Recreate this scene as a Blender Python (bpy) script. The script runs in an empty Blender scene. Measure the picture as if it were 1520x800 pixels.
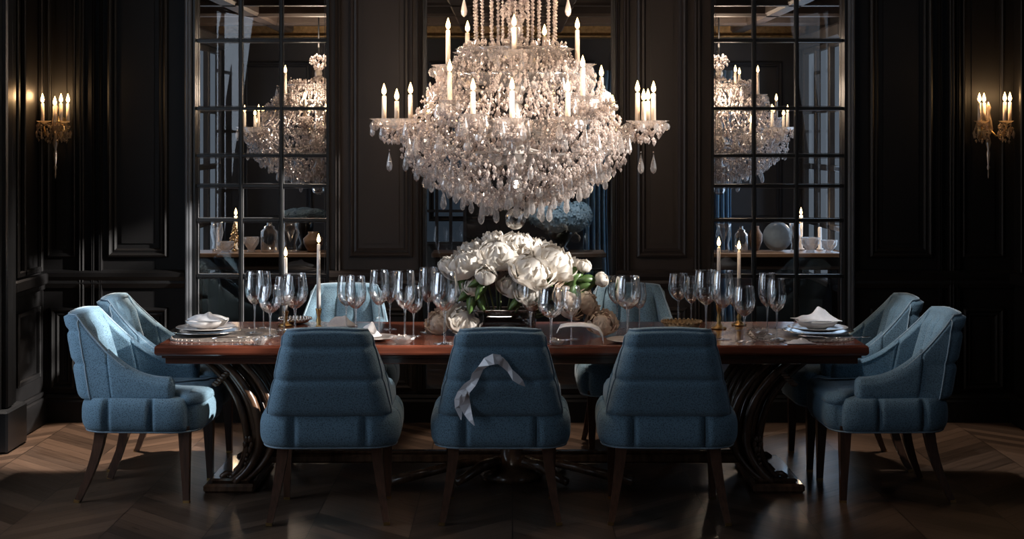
import bpy, math, random
from mathutils import Vector, Matrix
PI = math.pi
rnd = random.Random(7)
sc = bpy.context.scene
COL = sc.collection

# ---------------------------------------------------------------- camera numbers (1520 x 800)
F = 2300.0; HOR = 205.0; H = 1.78
def P(px, py, d):
    return Vector(((px - 760) / F * d, d, H - (py - HOR) / F * d))
def X(px, d): return (px - 760) / F * d
def Z(py, d): return H - (py - HOR) / F * d
TOPZ = 0.76
def dtop(py): return F * (H - TOPZ) / (py - HOR)      # depth of a point on the table top

# ---------------------------------------------------------------- materials
def newmat(name):
    m = bpy.data.materials.new(name); m.use_nodes = True
    nt = m.node_tree; nt.nodes.clear()
    out = nt.nodes.new('ShaderNodeOutputMaterial')
    return m, nt, out
def N(nt, typ, **kw):
    n = nt.nodes.new(typ)
    for k, v in kw.items():
        if k.startswith('i_'):
            n.inputs[k[2:].replace('_', ' ')].default_value = v
        else:
            setattr(n, k, v)
    return n
def rgb(c): return (c[0], c[1], c[2], 1)
def pbr(name, col, rough=.5, metal=0, spec=.5, coat=0, sheen=0, trans=0, ior=1.5, noise=None, bump=None, emit=None, estr=0, sub=0):
    """noise=(scale, amount, stretch xyz)  bump=(scale, strength)"""
    m, nt, out = newmat(name)
    b = N(nt, 'ShaderNodeBsdfPrincipled')
    b.inputs['Base Color'].default_value = rgb(col)
    b.inputs['Roughness'].default_value = rough
    b.inputs['Metallic'].default_value = metal
    b.inputs['Specular IOR Level'].default_value = spec
    b.inputs['Coat Weight'].default_value = coat
    b.inputs['Coat Roughness'].default_value = .08
    b.inputs['Sheen Weight'].default_value = sheen
    b.inputs['Transmission Weight'].default_value = trans
    b.inputs['IOR'].default_value = ior
    if emit:
        b.inputs['Emission Color'].default_value = rgb(emit)
        b.inputs['Emission Strength'].default_value = estr
    tc = N(nt, 'ShaderNodeTexCoord')
    if noise:
        mp = N(nt, 'ShaderNodeMapping'); mp.inputs['Scale'].default_value = noise[2]
        nt.links.new(tc.outputs['Object'], mp.inputs['Vector'])
        nz = N(nt, 'ShaderNodeTexNoise'); nz.inputs['Scale'].default_value = noise[0]; nz.inputs['Detail'].default_value = 4
        nt.links.new(mp.outputs['Vector'], nz.inputs['Vector'])
        rp = N(nt, 'ShaderNodeValToRGB')
        a = noise[1]
        rp.color_ramp.elements[0].position = .3; rp.color_ramp.elements[1].position = .7
        rp.color_ramp.elements[0].color = rgb([c * (1 - a) for c in col])
        rp.color_ramp.elements[1].color = rgb([min(1, c * (1 + a)) for c in col])
        nt.links.new(nz.outputs['Fac'], rp.inputs['Fac'])
        nt.links.new(rp.outputs['Color'], b.inputs['Base Color'])
    if bump:
        nz2 = N(nt, 'ShaderNodeTexNoise'); nz2.inputs['Scale'].default_value = bump[0]; nz2.inputs['Detail'].default_value = 2
        nt.links.new(tc.outputs['Object'], nz2.inputs['Vector'])
        bp = N(nt, 'ShaderNodeBump'); bp.inputs['Strength'].default_value = bump[1]; bp.inputs['Distance'].default_value = .004
        nt.links.new(nz2.outputs['Fac'], bp.inputs['Height'])
        nt.links.new(bp.outputs['Normal'], b.inputs['Normal'])
    nt.links.new(b.outputs['BSDF'], out.inputs['Surface'])
    return m
def thin_glass(name, tint, lo, hi, rough=.02, blend=.35):
    """thin clear glass: see-through face on, reflecting at grazing angles"""
    m, nt, out = newmat(name)
    tr = N(nt, 'ShaderNodeBsdfTransparent'); tr.inputs['Color'].default_value = rgb(tint)
    gl = N(nt, 'ShaderNodeBsdfGlossy'); gl.inputs['Roughness'].default_value = rough
    gl.inputs['Color'].default_value = (1, 1, 1, 1)
    lw = N(nt, 'ShaderNodeLayerWeight'); lw.inputs['Blend'].default_value = blend
    mr = N(nt, 'ShaderNodeMapRange'); mr.inputs['To Min'].default_value = lo; mr.inputs['To Max'].default_value = hi
    nt.links.new(lw.outputs['Facing'], mr.inputs['Value'])
    mx = N(nt, 'ShaderNodeMixShader')
    nt.links.new(mr.outputs['Result'], mx.inputs['Fac'])
    nt.links.new(tr.outputs[0], mx.inputs[1]); nt.links.new(gl.outputs[0], mx.inputs[2])
    nt.links.new(mx.outputs[0], out.inputs['Surface'])
    return m
def crystal_mat(name, col, transp, gloss):
    m, nt, out = newmat(name)
    tr = N(nt, 'ShaderNodeBsdfTransparent'); tr.inputs['Color'].default_value = (.98, .97, .96, 1)
    df = N(nt, 'ShaderNodeBsdfDiffuse'); df.inputs['Color'].default_value = rgb(col)
    tl = N(nt, 'ShaderNodeBsdfTranslucent'); tl.inputs['Color'].default_value = rgb(col)
    gl = N(nt, 'ShaderNodeBsdfGlossy'); gl.inputs['Roughness'].default_value = .12
    m1 = N(nt, 'ShaderNodeMixShader'); m1.inputs[0].default_value = .5
    nt.links.new(df.outputs[0], m1.inputs[1]); nt.links.new(tl.outputs[0], m1.inputs[2])
    m2 = N(nt, 'ShaderNodeMixShader'); m2.inputs[0].default_value = gloss
    nt.links.new(m1.outputs[0], m2.inputs[1]); nt.links.new(gl.outputs[0], m2.inputs[2])
    m3 = N(nt, 'ShaderNodeMixShader'); m3.inputs[0].default_value = transp
    nt.links.new(m2.outputs[0], m3.inputs[1]); nt.links.new(tr.outputs[0], m3.inputs[2])
    nt.links.new(m3.outputs[0], out.inputs['Surface'])
    return m
def cut_mat(name, col, body):
    """cut crystal: clear face on, bright facets at grazing angles, a little cloudy body"""
    m, nt, out = newmat(name)
    tr = N(nt, 'ShaderNodeBsdfTransparent'); tr.inputs['Color'].default_value = (.93, .92, .92, 1)
    gl = N(nt, 'ShaderNodeBsdfGlossy'); gl.inputs['Roughness'].default_value = .16
    lw = N(nt, 'ShaderNodeLayerWeight'); lw.inputs['Blend'].default_value = .45
    mr = N(nt, 'ShaderNodeMapRange'); mr.inputs['To Min'].default_value = .12; mr.inputs['To Max'].default_value = .85
    nt.links.new(lw.outputs['Facing'], mr.inputs['Value'])
    mx = N(nt, 'ShaderNodeMixShader'); nt.links.new(mr.outputs[0], mx.inputs[0])
    nt.links.new(tr.outputs[0], mx.inputs[1]); nt.links.new(gl.outputs[0], mx.inputs[2])
    df = N(nt, 'ShaderNodeBsdfDiffuse'); df.inputs['Color'].default_value = rgb(col)
    tl = N(nt, 'ShaderNodeBsdfTranslucent'); tl.inputs['Color'].default_value = rgb(col)
    m1 = N(nt, 'ShaderNodeMixShader'); m1.inputs[0].default_value = .5
    nt.links.new(df.outputs[0], m1.inputs[1]); nt.links.new(tl.outputs[0], m1.inputs[2])
    m2 = N(nt, 'ShaderNodeMixShader'); m2.inputs[0].default_value = body
    nt.links.new(mx.outputs[0], m2.inputs[1]); nt.links.new(m1.outputs[0], m2.inputs[2])
    nt.links.new(m2.outputs[0], out.inputs['Surface'])
    return m
def emis(name, col, s, sample=True):
    m, nt, out = newmat(name)
    e = N(nt, 'ShaderNodeEmission'); e.inputs['Color'].default_value = rgb(col); e.inputs['Strength'].default_value = s
    nt.links.new(e.outputs[0], out.inputs['Surface'])
    if not sample:
        try: m.cycles.emission_sampling = 'NONE'
        except Exception: pass
    return m
def fabric(name, col):
    m, nt, out = newmat(name)
    b = N(nt, 'ShaderNodeBsdfPrincipled')
    b.inputs['Roughness'].default_value = .85; b.inputs['Specular IOR Level'].default_value = .25
    b.inputs['Sheen Weight'].default_value = .35; b.inputs['Sheen Roughness'].default_value = .4
    b.inputs['Sheen Tint'].default_value = (.75, .88, 1, 1)
    tc = N(nt, 'ShaderNodeTexCoord')
    vo = N(nt, 'ShaderNodeTexVoronoi'); vo.inputs['Scale'].default_value = 175
    nt.links.new(tc.outputs['Object'], vo.inputs['Vector'])
    nz = N(nt, 'ShaderNodeTexNoise'); nz.inputs['Scale'].default_value = 200; nz.inputs['Detail'].default_value = 3
    nt.links.new(tc.outputs['Object'], nz.inputs['Vector'])
    add = N(nt, 'ShaderNodeMath', operation='ADD')
    nt.links.new(vo.outputs['Distance'], add.inputs[0]); nt.links.new(nz.outputs['Fac'], add.inputs[1])
    rp = N(nt, 'ShaderNodeValToRGB')
    rp.color_ramp.elements[0].position = .55; rp.color_ramp.elements[1].position = 1.25
    rp.color_ramp.elements[0].color = rgb([c * .42 for c in col]); rp.color_ramp.elements[1].color = rgb([c * 1.75 for c in col])
    nt.links.new(add.outputs[0], rp.inputs['Fac']); nt.links.new(rp.outputs['Color'], b.inputs['Base Color'])
    bp = N(nt, 'ShaderNodeBump'); bp.inputs['Strength'].default_value = .25; bp.inputs['Distance'].default_value = .003
    nt.links.new(add.outputs[0], bp.inputs['Height']); nt.links.new(bp.outputs['Normal'], b.inputs['Normal'])
    nt.links.new(b.outputs[0], out.inputs['Surface'])
    return m
def chevron_floor(name):
    m, nt, out = newmat(name)
    L = nt.links
    tc = N(nt, 'ShaderNodeTexCoord'); sp = N(nt, 'ShaderNodeSeparateXYZ'); L.new(tc.outputs['Object'], sp.inputs[0])
    def M(op, a, b=None, c=None):
        n = N(nt, 'ShaderNodeMath', operation=op)
        for i, v in enumerate((a, b, c)):
            if v is None: continue
            if isinstance(v, (int, float)): n.inputs[i].default_value = v
            else: L.new(v, n.inputs[i])
        return n.outputs[0]
    x, y = sp.outputs[0], sp.outputs[1]
    WD, PW = .46, .115
    tri = M('PINGPONG', x, WD)
    v = M('ADD', y, tri)
    pi_ = M('FLOOR', M('DIVIDE', v, PW)); ci = M('FLOOR', M('DIVIDE', x, WD))
    cb = N(nt, 'ShaderNodeCombineXYZ'); L.new(pi_, cb.inputs[0]); L.new(ci, cb.inputs[1])
    wn = N(nt, 'ShaderNodeTexWhiteNoise', noise_dimensions='2D'); L.new(cb.outputs[0], wn.inputs['Vector'])
    cb2 = N(nt, 'ShaderNodeCombineXYZ'); L.new(M('MULTIPLY', v, 55), cb2.inputs[0]); L.new(M('MULTIPLY', x, 5), cb2.inputs[1]); L.new(M('MULTIPLY', wn.outputs['Value'], 30), cb2.inputs[2])
    nz = N(nt, 'ShaderNodeTexNoise'); nz.inputs['Scale'].default_value = 1; nz.inputs['Detail'].default_value = 5; L.new(cb2.outputs[0], nz.inputs['Vector'])
    val = M('ADD', M('MULTIPLY', wn.outputs['Value'], .6), M('MULTIPLY', nz.outputs['Fac'], .5))
    rp = N(nt, 'ShaderNodeValToRGB'); L.new(val, rp.inputs['Fac'])
    rp.color_ramp.elements[0].position = .15; rp.color_ramp.elements[1].position = .95
    rp.color_ramp.elements[0].color = (.030, .019, .0135, 1); rp.color_ramp.elements[1].color = (.125, .078, .053, 1)
    fr = M('FRACT', M('DIVIDE', v, PW)); seam = M('LESS_THAN', fr, .035)
    fx = M('FRACT', M('DIVIDE', x, WD)); seam2 = M('LESS_THAN', fx, .01)
    sm = M('MAXIMUM', seam, seam2)
    mx = N(nt, 'ShaderNodeMixRGB'); L.new(sm, mx.inputs[0]); L.new(rp.outputs[0], mx.inputs[1]); mx.inputs[2].default_value = (.006, .004, .003, 1)
    b = N(nt, 'ShaderNodeBsdfPrincipled'); L.new(mx.outputs[0], b.inputs['Base Color'])
    rr = N(nt, 'ShaderNodeMapRange'); rr.inputs['To Min'].default_value = .22; rr.inputs['To Max'].default_value = .42
    L.new(nz.outputs['Fac'], rr.inputs['Value']); L.new(rr.outputs[0], b.inputs['Roughness'])
    b.inputs['Specular IOR Level'].default_value = .45
    bp = N(nt, 'ShaderNodeBump'); bp.inputs['Strength'].default_value = .25; bp.inputs['Distance'].default_value = .003
    L.new(M('SUBTRACT', nz.outputs['Fac'], sm), bp.inputs['Height']); L.new(bp.outputs[0], b.inputs['Normal'])
    L.new(b.outputs[0], out.inputs['Surface'])
    return m
def petal_mat(name, col, tcol):
    m, nt, out = newmat(name)
    df = N(nt, 'ShaderNodeBsdfPrincipled'); df.inputs['Roughness'].default_value = .6; df.inputs['Specular IOR Level'].default_value = .2
    tc = N(nt, 'ShaderNodeTexCoord'); nz = N(nt, 'ShaderNodeTexNoise'); nz.inputs['Scale'].default_value = 25
    nt.links.new(tc.outputs['Object'], nz.inputs['Vector'])
    rp = N(nt, 'ShaderNodeValToRGB'); rp.color_ramp.elements[0].color = rgb([c * .9 for c in col]); rp.color_ramp.elements[1].color = rgb(col)
    nt.links.new(nz.outputs['Fac'], rp.inputs['Fac']); nt.links.new(rp.outputs[0], df.inputs['Base Color'])
    tl = N(nt, 'ShaderNodeBsdfTranslucent'); tl.inputs['Color'].default_value = rgb(tcol)
    mx = N(nt, 'ShaderNodeMixShader'); mx.inputs[0].default_value = .35
    nt.links.new(df.outputs[0], mx.inputs[1]); nt.links.new(tl.outputs[0], mx.inputs[2])
    nt.links.new(mx.outputs[0], out.inputs['Surface'])
    return m

M = {}
M['wall'] = pbr('black_panel_paint', (.0072, .0068, .0072), .5, spec=.22, noise=(6, .15, (1, 1, 1)))
M['pilaster'] = pbr('dark_umber_paint', (.031, .0235, .0205), .42, spec=.35, noise=(6, .12, (1, 1, .3)))
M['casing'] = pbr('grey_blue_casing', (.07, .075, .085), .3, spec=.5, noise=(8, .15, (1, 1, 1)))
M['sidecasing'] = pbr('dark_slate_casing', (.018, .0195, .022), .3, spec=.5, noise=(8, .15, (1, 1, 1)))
M['muntin'] = pbr('black_glazing_bar', (.006, .006, .0065), .35, noise=(9, .2, (1, 1, 1)))
M['ceiling'] = pbr('dark_ceiling_paint', (.03, .025, .022), .6, noise=(4, .1, (1, 1, 1)))
M['far_ceiling'] = pbr('brown_coffered_ceiling', (.13, .10, .085), .5, noise=(4, .25, (1, 1, 1)))
M['gilt'] = pbr('gilt_moulding', (.5, .33, .16), .35, metal=.8, noise=(30, .3, (1, 1, 1)))
M['far_wall'] = pbr('charcoal_wall', (.028, .028, .032), .5, noise=(5, .15, (1, 1, 1)))
M['far_trim'] = pbr('pale_grey_trim', (.075, .073, .075), .45, noise=(5, .15, (1, 1, 1)))
M['floor'] = chevron_floor('chevron_oak')
M['pane'] = thin_glass('window_pane_glass', (.93, .94, .95), .03, .45, .01, .3)
M['bevel'] = pbr('pane_bevel', (.20, .20, .21), .12, spec=.9, noise=(30, .2, (1, 1, 1)))
M['glass'] = thin_glass('clear_wine_glass', (.96, .965, .97), .055, .92, .05, .42)
M['glassbase'] = thin_glass('clear_solid_glass', (.95, .95, .95), .16, .85, .06, .5)
M['cut'] = thin_glass('cut_crystal_glass', (.95, .93, .91), .14, .85, .10, .5)
M['darkglass'] = thin_glass('smoky_glass', (.50, .53, .56), .10, .8, .06, .45)
M['fabric'] = fabric('blue_tweed', (.088, .145, .190))
M['piping'] = pbr('pale_blue_piping', (.22, .31, .385), .7, sheen=.4, bump=(400, .2), noise=(200, .2, (1, 1, 1)))
M['legwood'] = pbr('walnut_leg', (.085, .040, .024), .3, coat=.3, noise=(14, .35, (6, 6, .6)))
M['brass'] = pbr('aged_brass', (.55, .36, .15), .3, metal=1, noise=(40, .25, (1, 1, 1)))
M['tablewood'] = pbr('mahogany_top', (.145, .040, .022), .22, coat=.5, noise=(5, .45, (.6, 9, 9)))
M['tabledark'] = pbr('dark_mahogany', (.065, .024, .015), .26, coat=.4, noise=(5, .45, (.6, 9, 9)))
M['carved'] = pbr('carved_dark_wood', (.125, .066, .038), .24, coat=.5, spec=.6, noise=(12, .4, (3, 3, .8)))
M['crystal'] = crystal_mat('chandelier_crystal', (.90, .80, .76), .16, .26)
M['crystaldrop'] = cut_mat('crystal_drop', (.85, .79, .76), .24)
M['sconce'] = crystal_mat('amber_sconce_crystal', (.78, .58, .38), .3, .4)
M['silverarm'] = pbr('glass_arm', (.75, .70, .66), .12, metal=.3, spec=.8, noise=(20, .15, (1, 1, 1)))
M['candle'] = pbr('cream_candle_wax', (.78, .66, .54), .5, noise=(9, .08, (1, 1, 1)))
M['candlew'] = pbr('white_candle_wax', (.80, .77, .74), .45, noise=(9, .06, (1, 1, 1)))
M['flame'] = emis('candle_flame', (1, .62, .24), 14, False)
M['flamecore'] = emis('flame_core', (1, .86, .58), 40, False)
M['white'] = pbr('white_china', (.72, .70, .69), .22, coat=.4, noise=(5, .05, (1, 1, 1)))
M['ceramic'] = pbr('taupe_china', (.50, .45, .42), .25, coat=.3, noise=(12, .12, (1, 1, 1)))
M['silver'] = pbr('polished_silver', (.75, .73, .72), .18, metal=1, noise=(14, .1, (1, 1, 1)))
M['napkin'] = pbr('white_linen', (.76, .76, .79), .8, sheen=.2, bump=(300, .25), noise=(60, .06, (1, 1, 1)))
M['ribbon'] = pbr('grey_white_satin', (.80, .79, .82), .35, sheen=.4, noise=(20, .08, (1, 1, 1)))
M['mat'] = pbr('beaded_placemat', (.30, .25, .22), .4, metal=.4, noise=(55, .6, (1, 1, 1)), bump=(120, .8))
M['petal'] = petal_mat('white_petal', (.84, .80, .75), (.75, .68, .60))
M['petalpink'] = petal_mat('blush_petal', (.78, .67, .58), (.7, .56, .46))
M['petalbluelit'] = petal_mat('blue_lit_petal', (.44, .56, .62), (.3, .48, .58))  # bluish light on the reflected flowers is mixed into this colour
M['leaf'] = pbr('green_leaf', (.060, .115, .030), .4, noise=(18, .4, (1, 1, 1)))
M['stem'] = pbr('green_stem', (.10, .13, .05), .5, noise=(18, .3, (1, 1, 1)))
M['basket'] = pbr('gold_filigree', (.36, .25, .14), .4, metal=.6, noise=(70, .5, (1, 1, 1)), bump=(90, .8))
M['consolewood'] = pbr('oak_console', (.22, .135, .085), .35, noise=(6, .3, (.6, 8, 8)))
M['darkwood'] = pbr('dark_console_base', (.028, .020, .017), .4, noise=(6, .3, (.6, 8, 8)))
M['drape'] = pbr('blue_drape', (.16, .31, .46), .7, sheen=.3, noise=(12, .2, (4, 4, .5)))
M['skyglass'] = emis('daylit_window_glass', (.55, .66, .80), .16)
M['steel'] = pbr('blue_grey_china', (.33, .42, .52), .25, coat=.3, noise=(7, .3, (1, 1, 1)))
M['urn'] = pbr('black_urn', (.02, .02, .022), .3, noise=(9, .2, (1, 1, 1)))

# ---------------------------------------------------------------- mesh building
class MB:
    def __init__(s): s.v = []; s.f = []; s.flat = set(); s.mi = []; s.cur = 0
    def add(s, vs, fs, flat=False):
        o = len(s.v); s.v.extend([tuple(v) for v in vs])
        for f in fs:
            if flat: s.flat.add(len(s.f))
            s.f.append([i + o for i in f]); s.mi.append(s.cur)
    def box(s, x0, x1, y0, y1, z0, z1, ch=0):
        if ch <= 0:
            vs = [(x, y, z) for z in (z0, z1) for y in (y0, y1) for x in (x0, x1)]
            s.add(vs, [(0, 2, 3, 1), (4, 5, 7, 6), (0, 1, 5, 4), (2, 6, 7, 3), (0, 4, 6, 2), (1, 3, 7, 5)], True); return
        # chamfered box
        c = ch; vs = []; idx = {}
        X_, Y_, Z_ = (x0, x1), (y0, y1), (z0, z1)
        for i in (0, 1):
            for j in (0, 1):
                for k in (0, 1):
                    sx = c if i == 0 else -c; sy = c if j == 0 else -c; sz = c if k == 0 else -c
                    idx[(i, j, k, 'x')] = len(vs); vs.append((X_[i], Y_[j] + sy, Z_[k] + sz))
                    idx[(i, j, k, 'y')] = len(vs); vs.append((X_[i] + sx, Y_[j], Z_[k] + sz))
                    idx[(i, j, k, 'z')] = len(vs); vs.append((X_[i] + sx, Y_[j] + sy, Z_[k]))
        fs = []
        for i in (0, 1):
            q = [idx[(i, j, k, 'x')] for j, k in ((0, 0), (1, 0), (1, 1), (0, 1))]; fs.append(q if i else q[::-1])
            q = [idx[(j, i, k, 'y')] for j, k in ((0, 0), (1, 0), (1, 1), (0, 1))]; fs.append(q[::-1] if i else q)
            q = [idx[(j, k, i, 'z')] for j, k in ((0, 0), (1, 0), (1, 1), (0, 1))]; fs.append(q if i else q[::-1])
        for a in (0, 1):
            for b in (0, 1):
                fs.append([idx[(a, b, 0, 'x')], idx[(a, b, 0, 'y')], idx[(a, b, 1, 'y')], idx[(a, b, 1, 'x')]])
                fs.append([idx[(a, 0, b, 'x')], idx[(a, 0, b, 'z')], idx[(a, 1, b, 'z')], idx[(a, 1, b, 'x')]])
                fs.append([idx[(0, a, b, 'y')], idx[(0, a, b, 'z')], idx[(1, a, b, 'z')], idx[(1, a, b, 'y')]])
        for i in (0, 1):
            for j in (0, 1):
                for k in (0, 1): fs.append([idx[(i, j, k, 'x')], idx[(i, j, k, 'y')], idx[(i, j, k, 'z')]])
        s.add(vs, fs, True)
    def loft(s, rings, closed=True, cap=True, flat=False):
        n = len(rings[0]); vs = [p for r in rings for p in r]; fs = []
        for i in range(len(rings) - 1):
            for j in range(n if closed else n - 1):
                k = (j + 1) % n
                fs.append((i * n + j, i * n + k, (i + 1) * n + k, (i + 1) * n + j))
        if cap and closed:
            fs.append(tuple(range(n))[::-1]); b = (len(rings) - 1) * n; fs.append(tuple(range(b, b + n)))
        s.add(vs, fs, flat)
    def lathe(s, prof, n=24, c=(0, 0, 0), flat=False, cap=False, wob=None):
        rings = []
        for i, (r, z) in enumerate(prof):
            rings.append([(c[0] + r * (1 + (wob(i, j) if wob else 0)) * math.cos(2 * PI * j / n), c[1] + r * (1 + (wob(i, j) if wob else 0)) * math.sin(2 * PI * j / n), c[2] + z) for j in range(n)])
        s.loft(rings, True, cap, flat)
    def tube(s, pts, rad, n=8, cap=True, flat=False, sq=None):
        pts = [Vector(p) for p in pts]; rings = []
        if not isinstance(rad, (list, tuple)): rad = [rad] * len(pts)
        up = None
        for i, p in enumerate(pts):
            t = (pts[min(i + 1, len(pts) - 1)] - pts[max(i - 1, 0)]).normalized()
            if up is None:
                a = Vector((0, 0, 1)) if abs(t.z) < .9 else Vector((1, 0, 0))
                up = (a - t * a.dot(t)).normalized()
            else:
                up = (up - t * up.dot(t)).normalized()
            sd = t.cross(up)
            if sq:
                w = rad[i]; q = [(1, 1), (-1, 1), (-1, -1), (1, -1)]
                rings.append([p + sd * (w * a) + up * (w * sq * b) for a, b in q])
            else:
                rings.append([p + (sd * math.cos(2 * PI * j / n) + up * math.sin(2 * PI * j / n)) * rad[i] for j in range(n)])
        s.loft(rings, True, cap, flat)
    def ball(s, c, r, nu=10, nv=6, sz=(1, 1, 1), flat=False):
        prof = []
        rings = []
        for i in range(nv + 1):
            a = -PI / 2 + PI * i / nv; rr = max(.02, math.cos(a))
            rings.append([(c[0] + r * sz[0] * rr * math.cos(2 * PI * j / nu), c[1] + r * sz[1] * rr * math.sin(2 * PI * j / nu), c[2] + r * sz[2] * math.sin(a)) for j in range(nu)])
        s.loft(rings, True, True, flat)
    def bead(s, c, r, h0, h1, n=6, rot=0):
        vs = [(c[0], c[1], c[2] + h1)] + [(c[0] + r * math.cos(rot + 2 * PI * j / n), c[1] + r * math.sin(rot + 2 * PI * j / n), c[2]) for j in range(n)] + [(c[0], c[1], c[2] - h0)]
        fs = []
        for j in range(n):
            k = (j + 1) % n
            fs.append((0, 1 + j, 1 + k)); fs.append((n + 1, 1 + k, 1 + j))
        s.add(vs, fs, True)
    def grid(s, fn, nu, nv, flat=False):
        vs = [fn(i / nu, j / nv) for j in range(nv + 1) for i in range(nu + 1)]
        fs = [(j * (nu + 1) + i, j * (nu + 1) + i + 1, (j + 1) * (nu + 1) + i + 1, (j + 1) * (nu + 1) + i) for j in range(nv) for i in range(nu)]
        s.add(vs, fs, flat)
    def mesh(s, name, mats, smooth=True):
        me = bpy.data.meshes.new(name); me.from_pydata(s.v, [], s.f)
        if not isinstance(mats, (list, tuple)): mats = [mats]
        for m in mats: me.materials.append(m)
        for i, p in enumerate(me.polygons):
            p.use_smooth = smooth and i not in s.flat
            p.material_index = s.mi[i]
        me.validate(); me.update()
        import bmesh
        bm = bmesh.new(); bm.from_mesh(me); bmesh.ops.recalc_face_normals(bm, faces=bm.faces); bm.to_mesh(me); bm.free()
        return me
    def build(s, name, mats, parent=None, smooth=True, loc=None):
        return link(name, s.mesh(name, mats, smooth), parent, loc)
def link(name, me, parent=None, loc=None):
    o = bpy.data.objects.new(name, me); COL.objects.link(o)
    if parent: o.parent = parent
    if loc is not None: o.location = loc
    return o
def tag(o, label, cat, group=None, kind=None):
    o['label'] = label; o['category'] = cat
    if group: o['group'] = group
    if kind: o['kind'] = kind
    return o
def thing(name, loc, label, cat, group=None, rz=0):
    o = bpy.data.objects.new(name, None); COL.objects.link(o); o.empty_display_size = .1
    o.location = loc; o.rotation_euler = (0, 0, rz)
    return tag(o, label, cat, group)
def struct(o): o['kind'] = 'structure'; return o
def solid(o, t, off=0):
    md = o.modifiers.new('thick', 'SOLIDIFY'); md.thickness = t; md.offset = off; return o
def kids(o): return [c for c in COL.objects if c.parent == o]
def copy_tree(o, label, loc, rz=None, scale=None, group=None, skip=()):
    c = o.copy(); COL.objects.link(c); c['label'] = label; c.location = loc
    if rz is not None: c.rotation_euler = (0, 0, rz)
    if scale is not None: c.scale = scale
    if group: c['group'] = group
    for k in kids(o):
        if k.name.split('.')[0] in skip: continue
        d = k.copy(); COL.objects.link(d); d.parent = c
        for g in kids(k):
            e = g.copy(); COL.objects.link(e); e.parent = d
    return c
def sm(t): t = max(0, min(1, t)); return t * t * (3 - 2 * t)

# ================================================================ THE SETTING
W = 9.725                                 # depth of the panelled back wall
XL, XR = -2.94, 3.15                      # side walls
CEIL = 3.55
WT = .14
def wx(px): return X(px, W)
def wz(py): return Z(py, W)
mb = MB(); mb.box(-4.2, 4.4, -1.2, 15.2, -.12, 0); struct(mb.build('floor', M['floor']))
mb = MB(); mb.box(XL - .3, XR + .3, -.8, W + WT, CEIL, CEIL + .1); struct(mb.build('ceiling', M['ceiling']))

WINZ0, WINZ1 = .18, 3.30
wins = [(wx(286), wx(489)), (wx(628), wx(913)), (wx(1055), wx(1257))]
# back wall: four full-height lengths, sills and heads
mb = MB()
xs = [XL - .3] + [v for w in wins for v in w] + [XR + .3]
for a, b in ((xs[0], xs[1]), (xs[6], xs[7])): mb.box(a, b, W, W + WT, 0, CEIL)
for a, b in wins:
    mb.box(a, b, W, W + WT, 0, WINZ0); mb.box(a, b, W, W + WT, WINZ1, CEIL)
wall_back = struct(mb.build('wall_back', M['wall'], smooth=False))
mb = MB()
for a, b in ((xs[2], xs[3]), (xs[4], xs[5])): mb.box(a, b, W, W + WT, 0, CEIL)
struct(mb.build('wall_piers', M['pilaster'], smooth=False))

def frame_ring(mb, x0, x1, z0, z1, prof, y):
    """mitred moulding frame on the wall plane y, profile = (inset, protrusion towards the camera)"""
    rings = []
    for ins, pr in prof:
        rings.append([(x0 + ins, y - pr, z0 + ins), (x1 - ins, y - pr, z0 + ins), (x1 - ins, y - pr, z1 - ins), (x0 + ins, y - pr, z1 - ins)])
    mb.loft(rings, True, False, True)
PROF = [(0, 0), (.004, .024), (.016, .032), (.026, .024), (.032, .012), (.046, .016), (.056, .006), (.058, 0)]
PROFS = [(0, 0), (.003, .014), (.010, .018), (.018, .010), (.026, .008), (.028, 0)]
tn = [0]
def panel(px0, px1, py1, mat, top=None, prof=PROF, field=True):
    tn[0] += 1
    z1 = 3.3 if top is None else wz(top)
    mb = MB(); frame_ring(mb, wx(px0), wx(px1), wz(py1), z1, prof, W)
    if field:
        i = prof[-1][0] + .03
        mb.box(wx(px0) + i, wx(px1) - i, W - .008, W, wz(py1) + i, z1 - i)
    struct(mb.build('trim_%d' % tn[0], mat, smooth=False))
# tall upper panels, then dado panels below the chair rail
panel(160, 250, 382, M['wall']); panel(62 + 8, 113, 382, M['wall'], prof=PROFS)
panel(1290, 1384, 382, M['wall']); panel(1428, 1490, 382, M['wall'], prof=PROFS)
panel(518, 613, 382, M['pilaster']); panel(945, 1020, 382, M['pilaster'])
for a, b in ((160, 250), (75, 113), (1290, 1384), (1428, 1490)): panel(a, b, 578, M['wall'], 456)
for a, b in ((518, 613), (945, 1020)): panel(a, b, 578, M['pilaster'], 456)
# fluted edge strips on the piers and beside the side panels
def strip(px, w, mat, pr=.035, z0=.2, z1=3.4):
    tn[0] += 1
    mb = MB(); x = wx(px); w = w / 236.5
    rings = []
    for z in (z0, z1):
        rings.append([(x, W, z), (x + .003, W - pr * .8, z), (x + w * .25, W - pr, z), (x + w * .5, W - pr * .7, z), (x + w * .75, W - pr, z), (x + w - .003, W - pr * .8, z), (x + w, W, z)])
    mb.loft(rings, True, True, True); struct(mb.build('trim_%d' % tn[0], mat, smooth=False))
for px, w in ((497, 9), (620, 7), (914, 6), (925, 10), (1030, 10)): strip(px, w, M['pilaster'])
for px, w in ((118, 9), (137, 5), (148, 5), (1392, 5), (1407, 9), (1418, 5)): strip(px, w, M['wall'])
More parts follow.
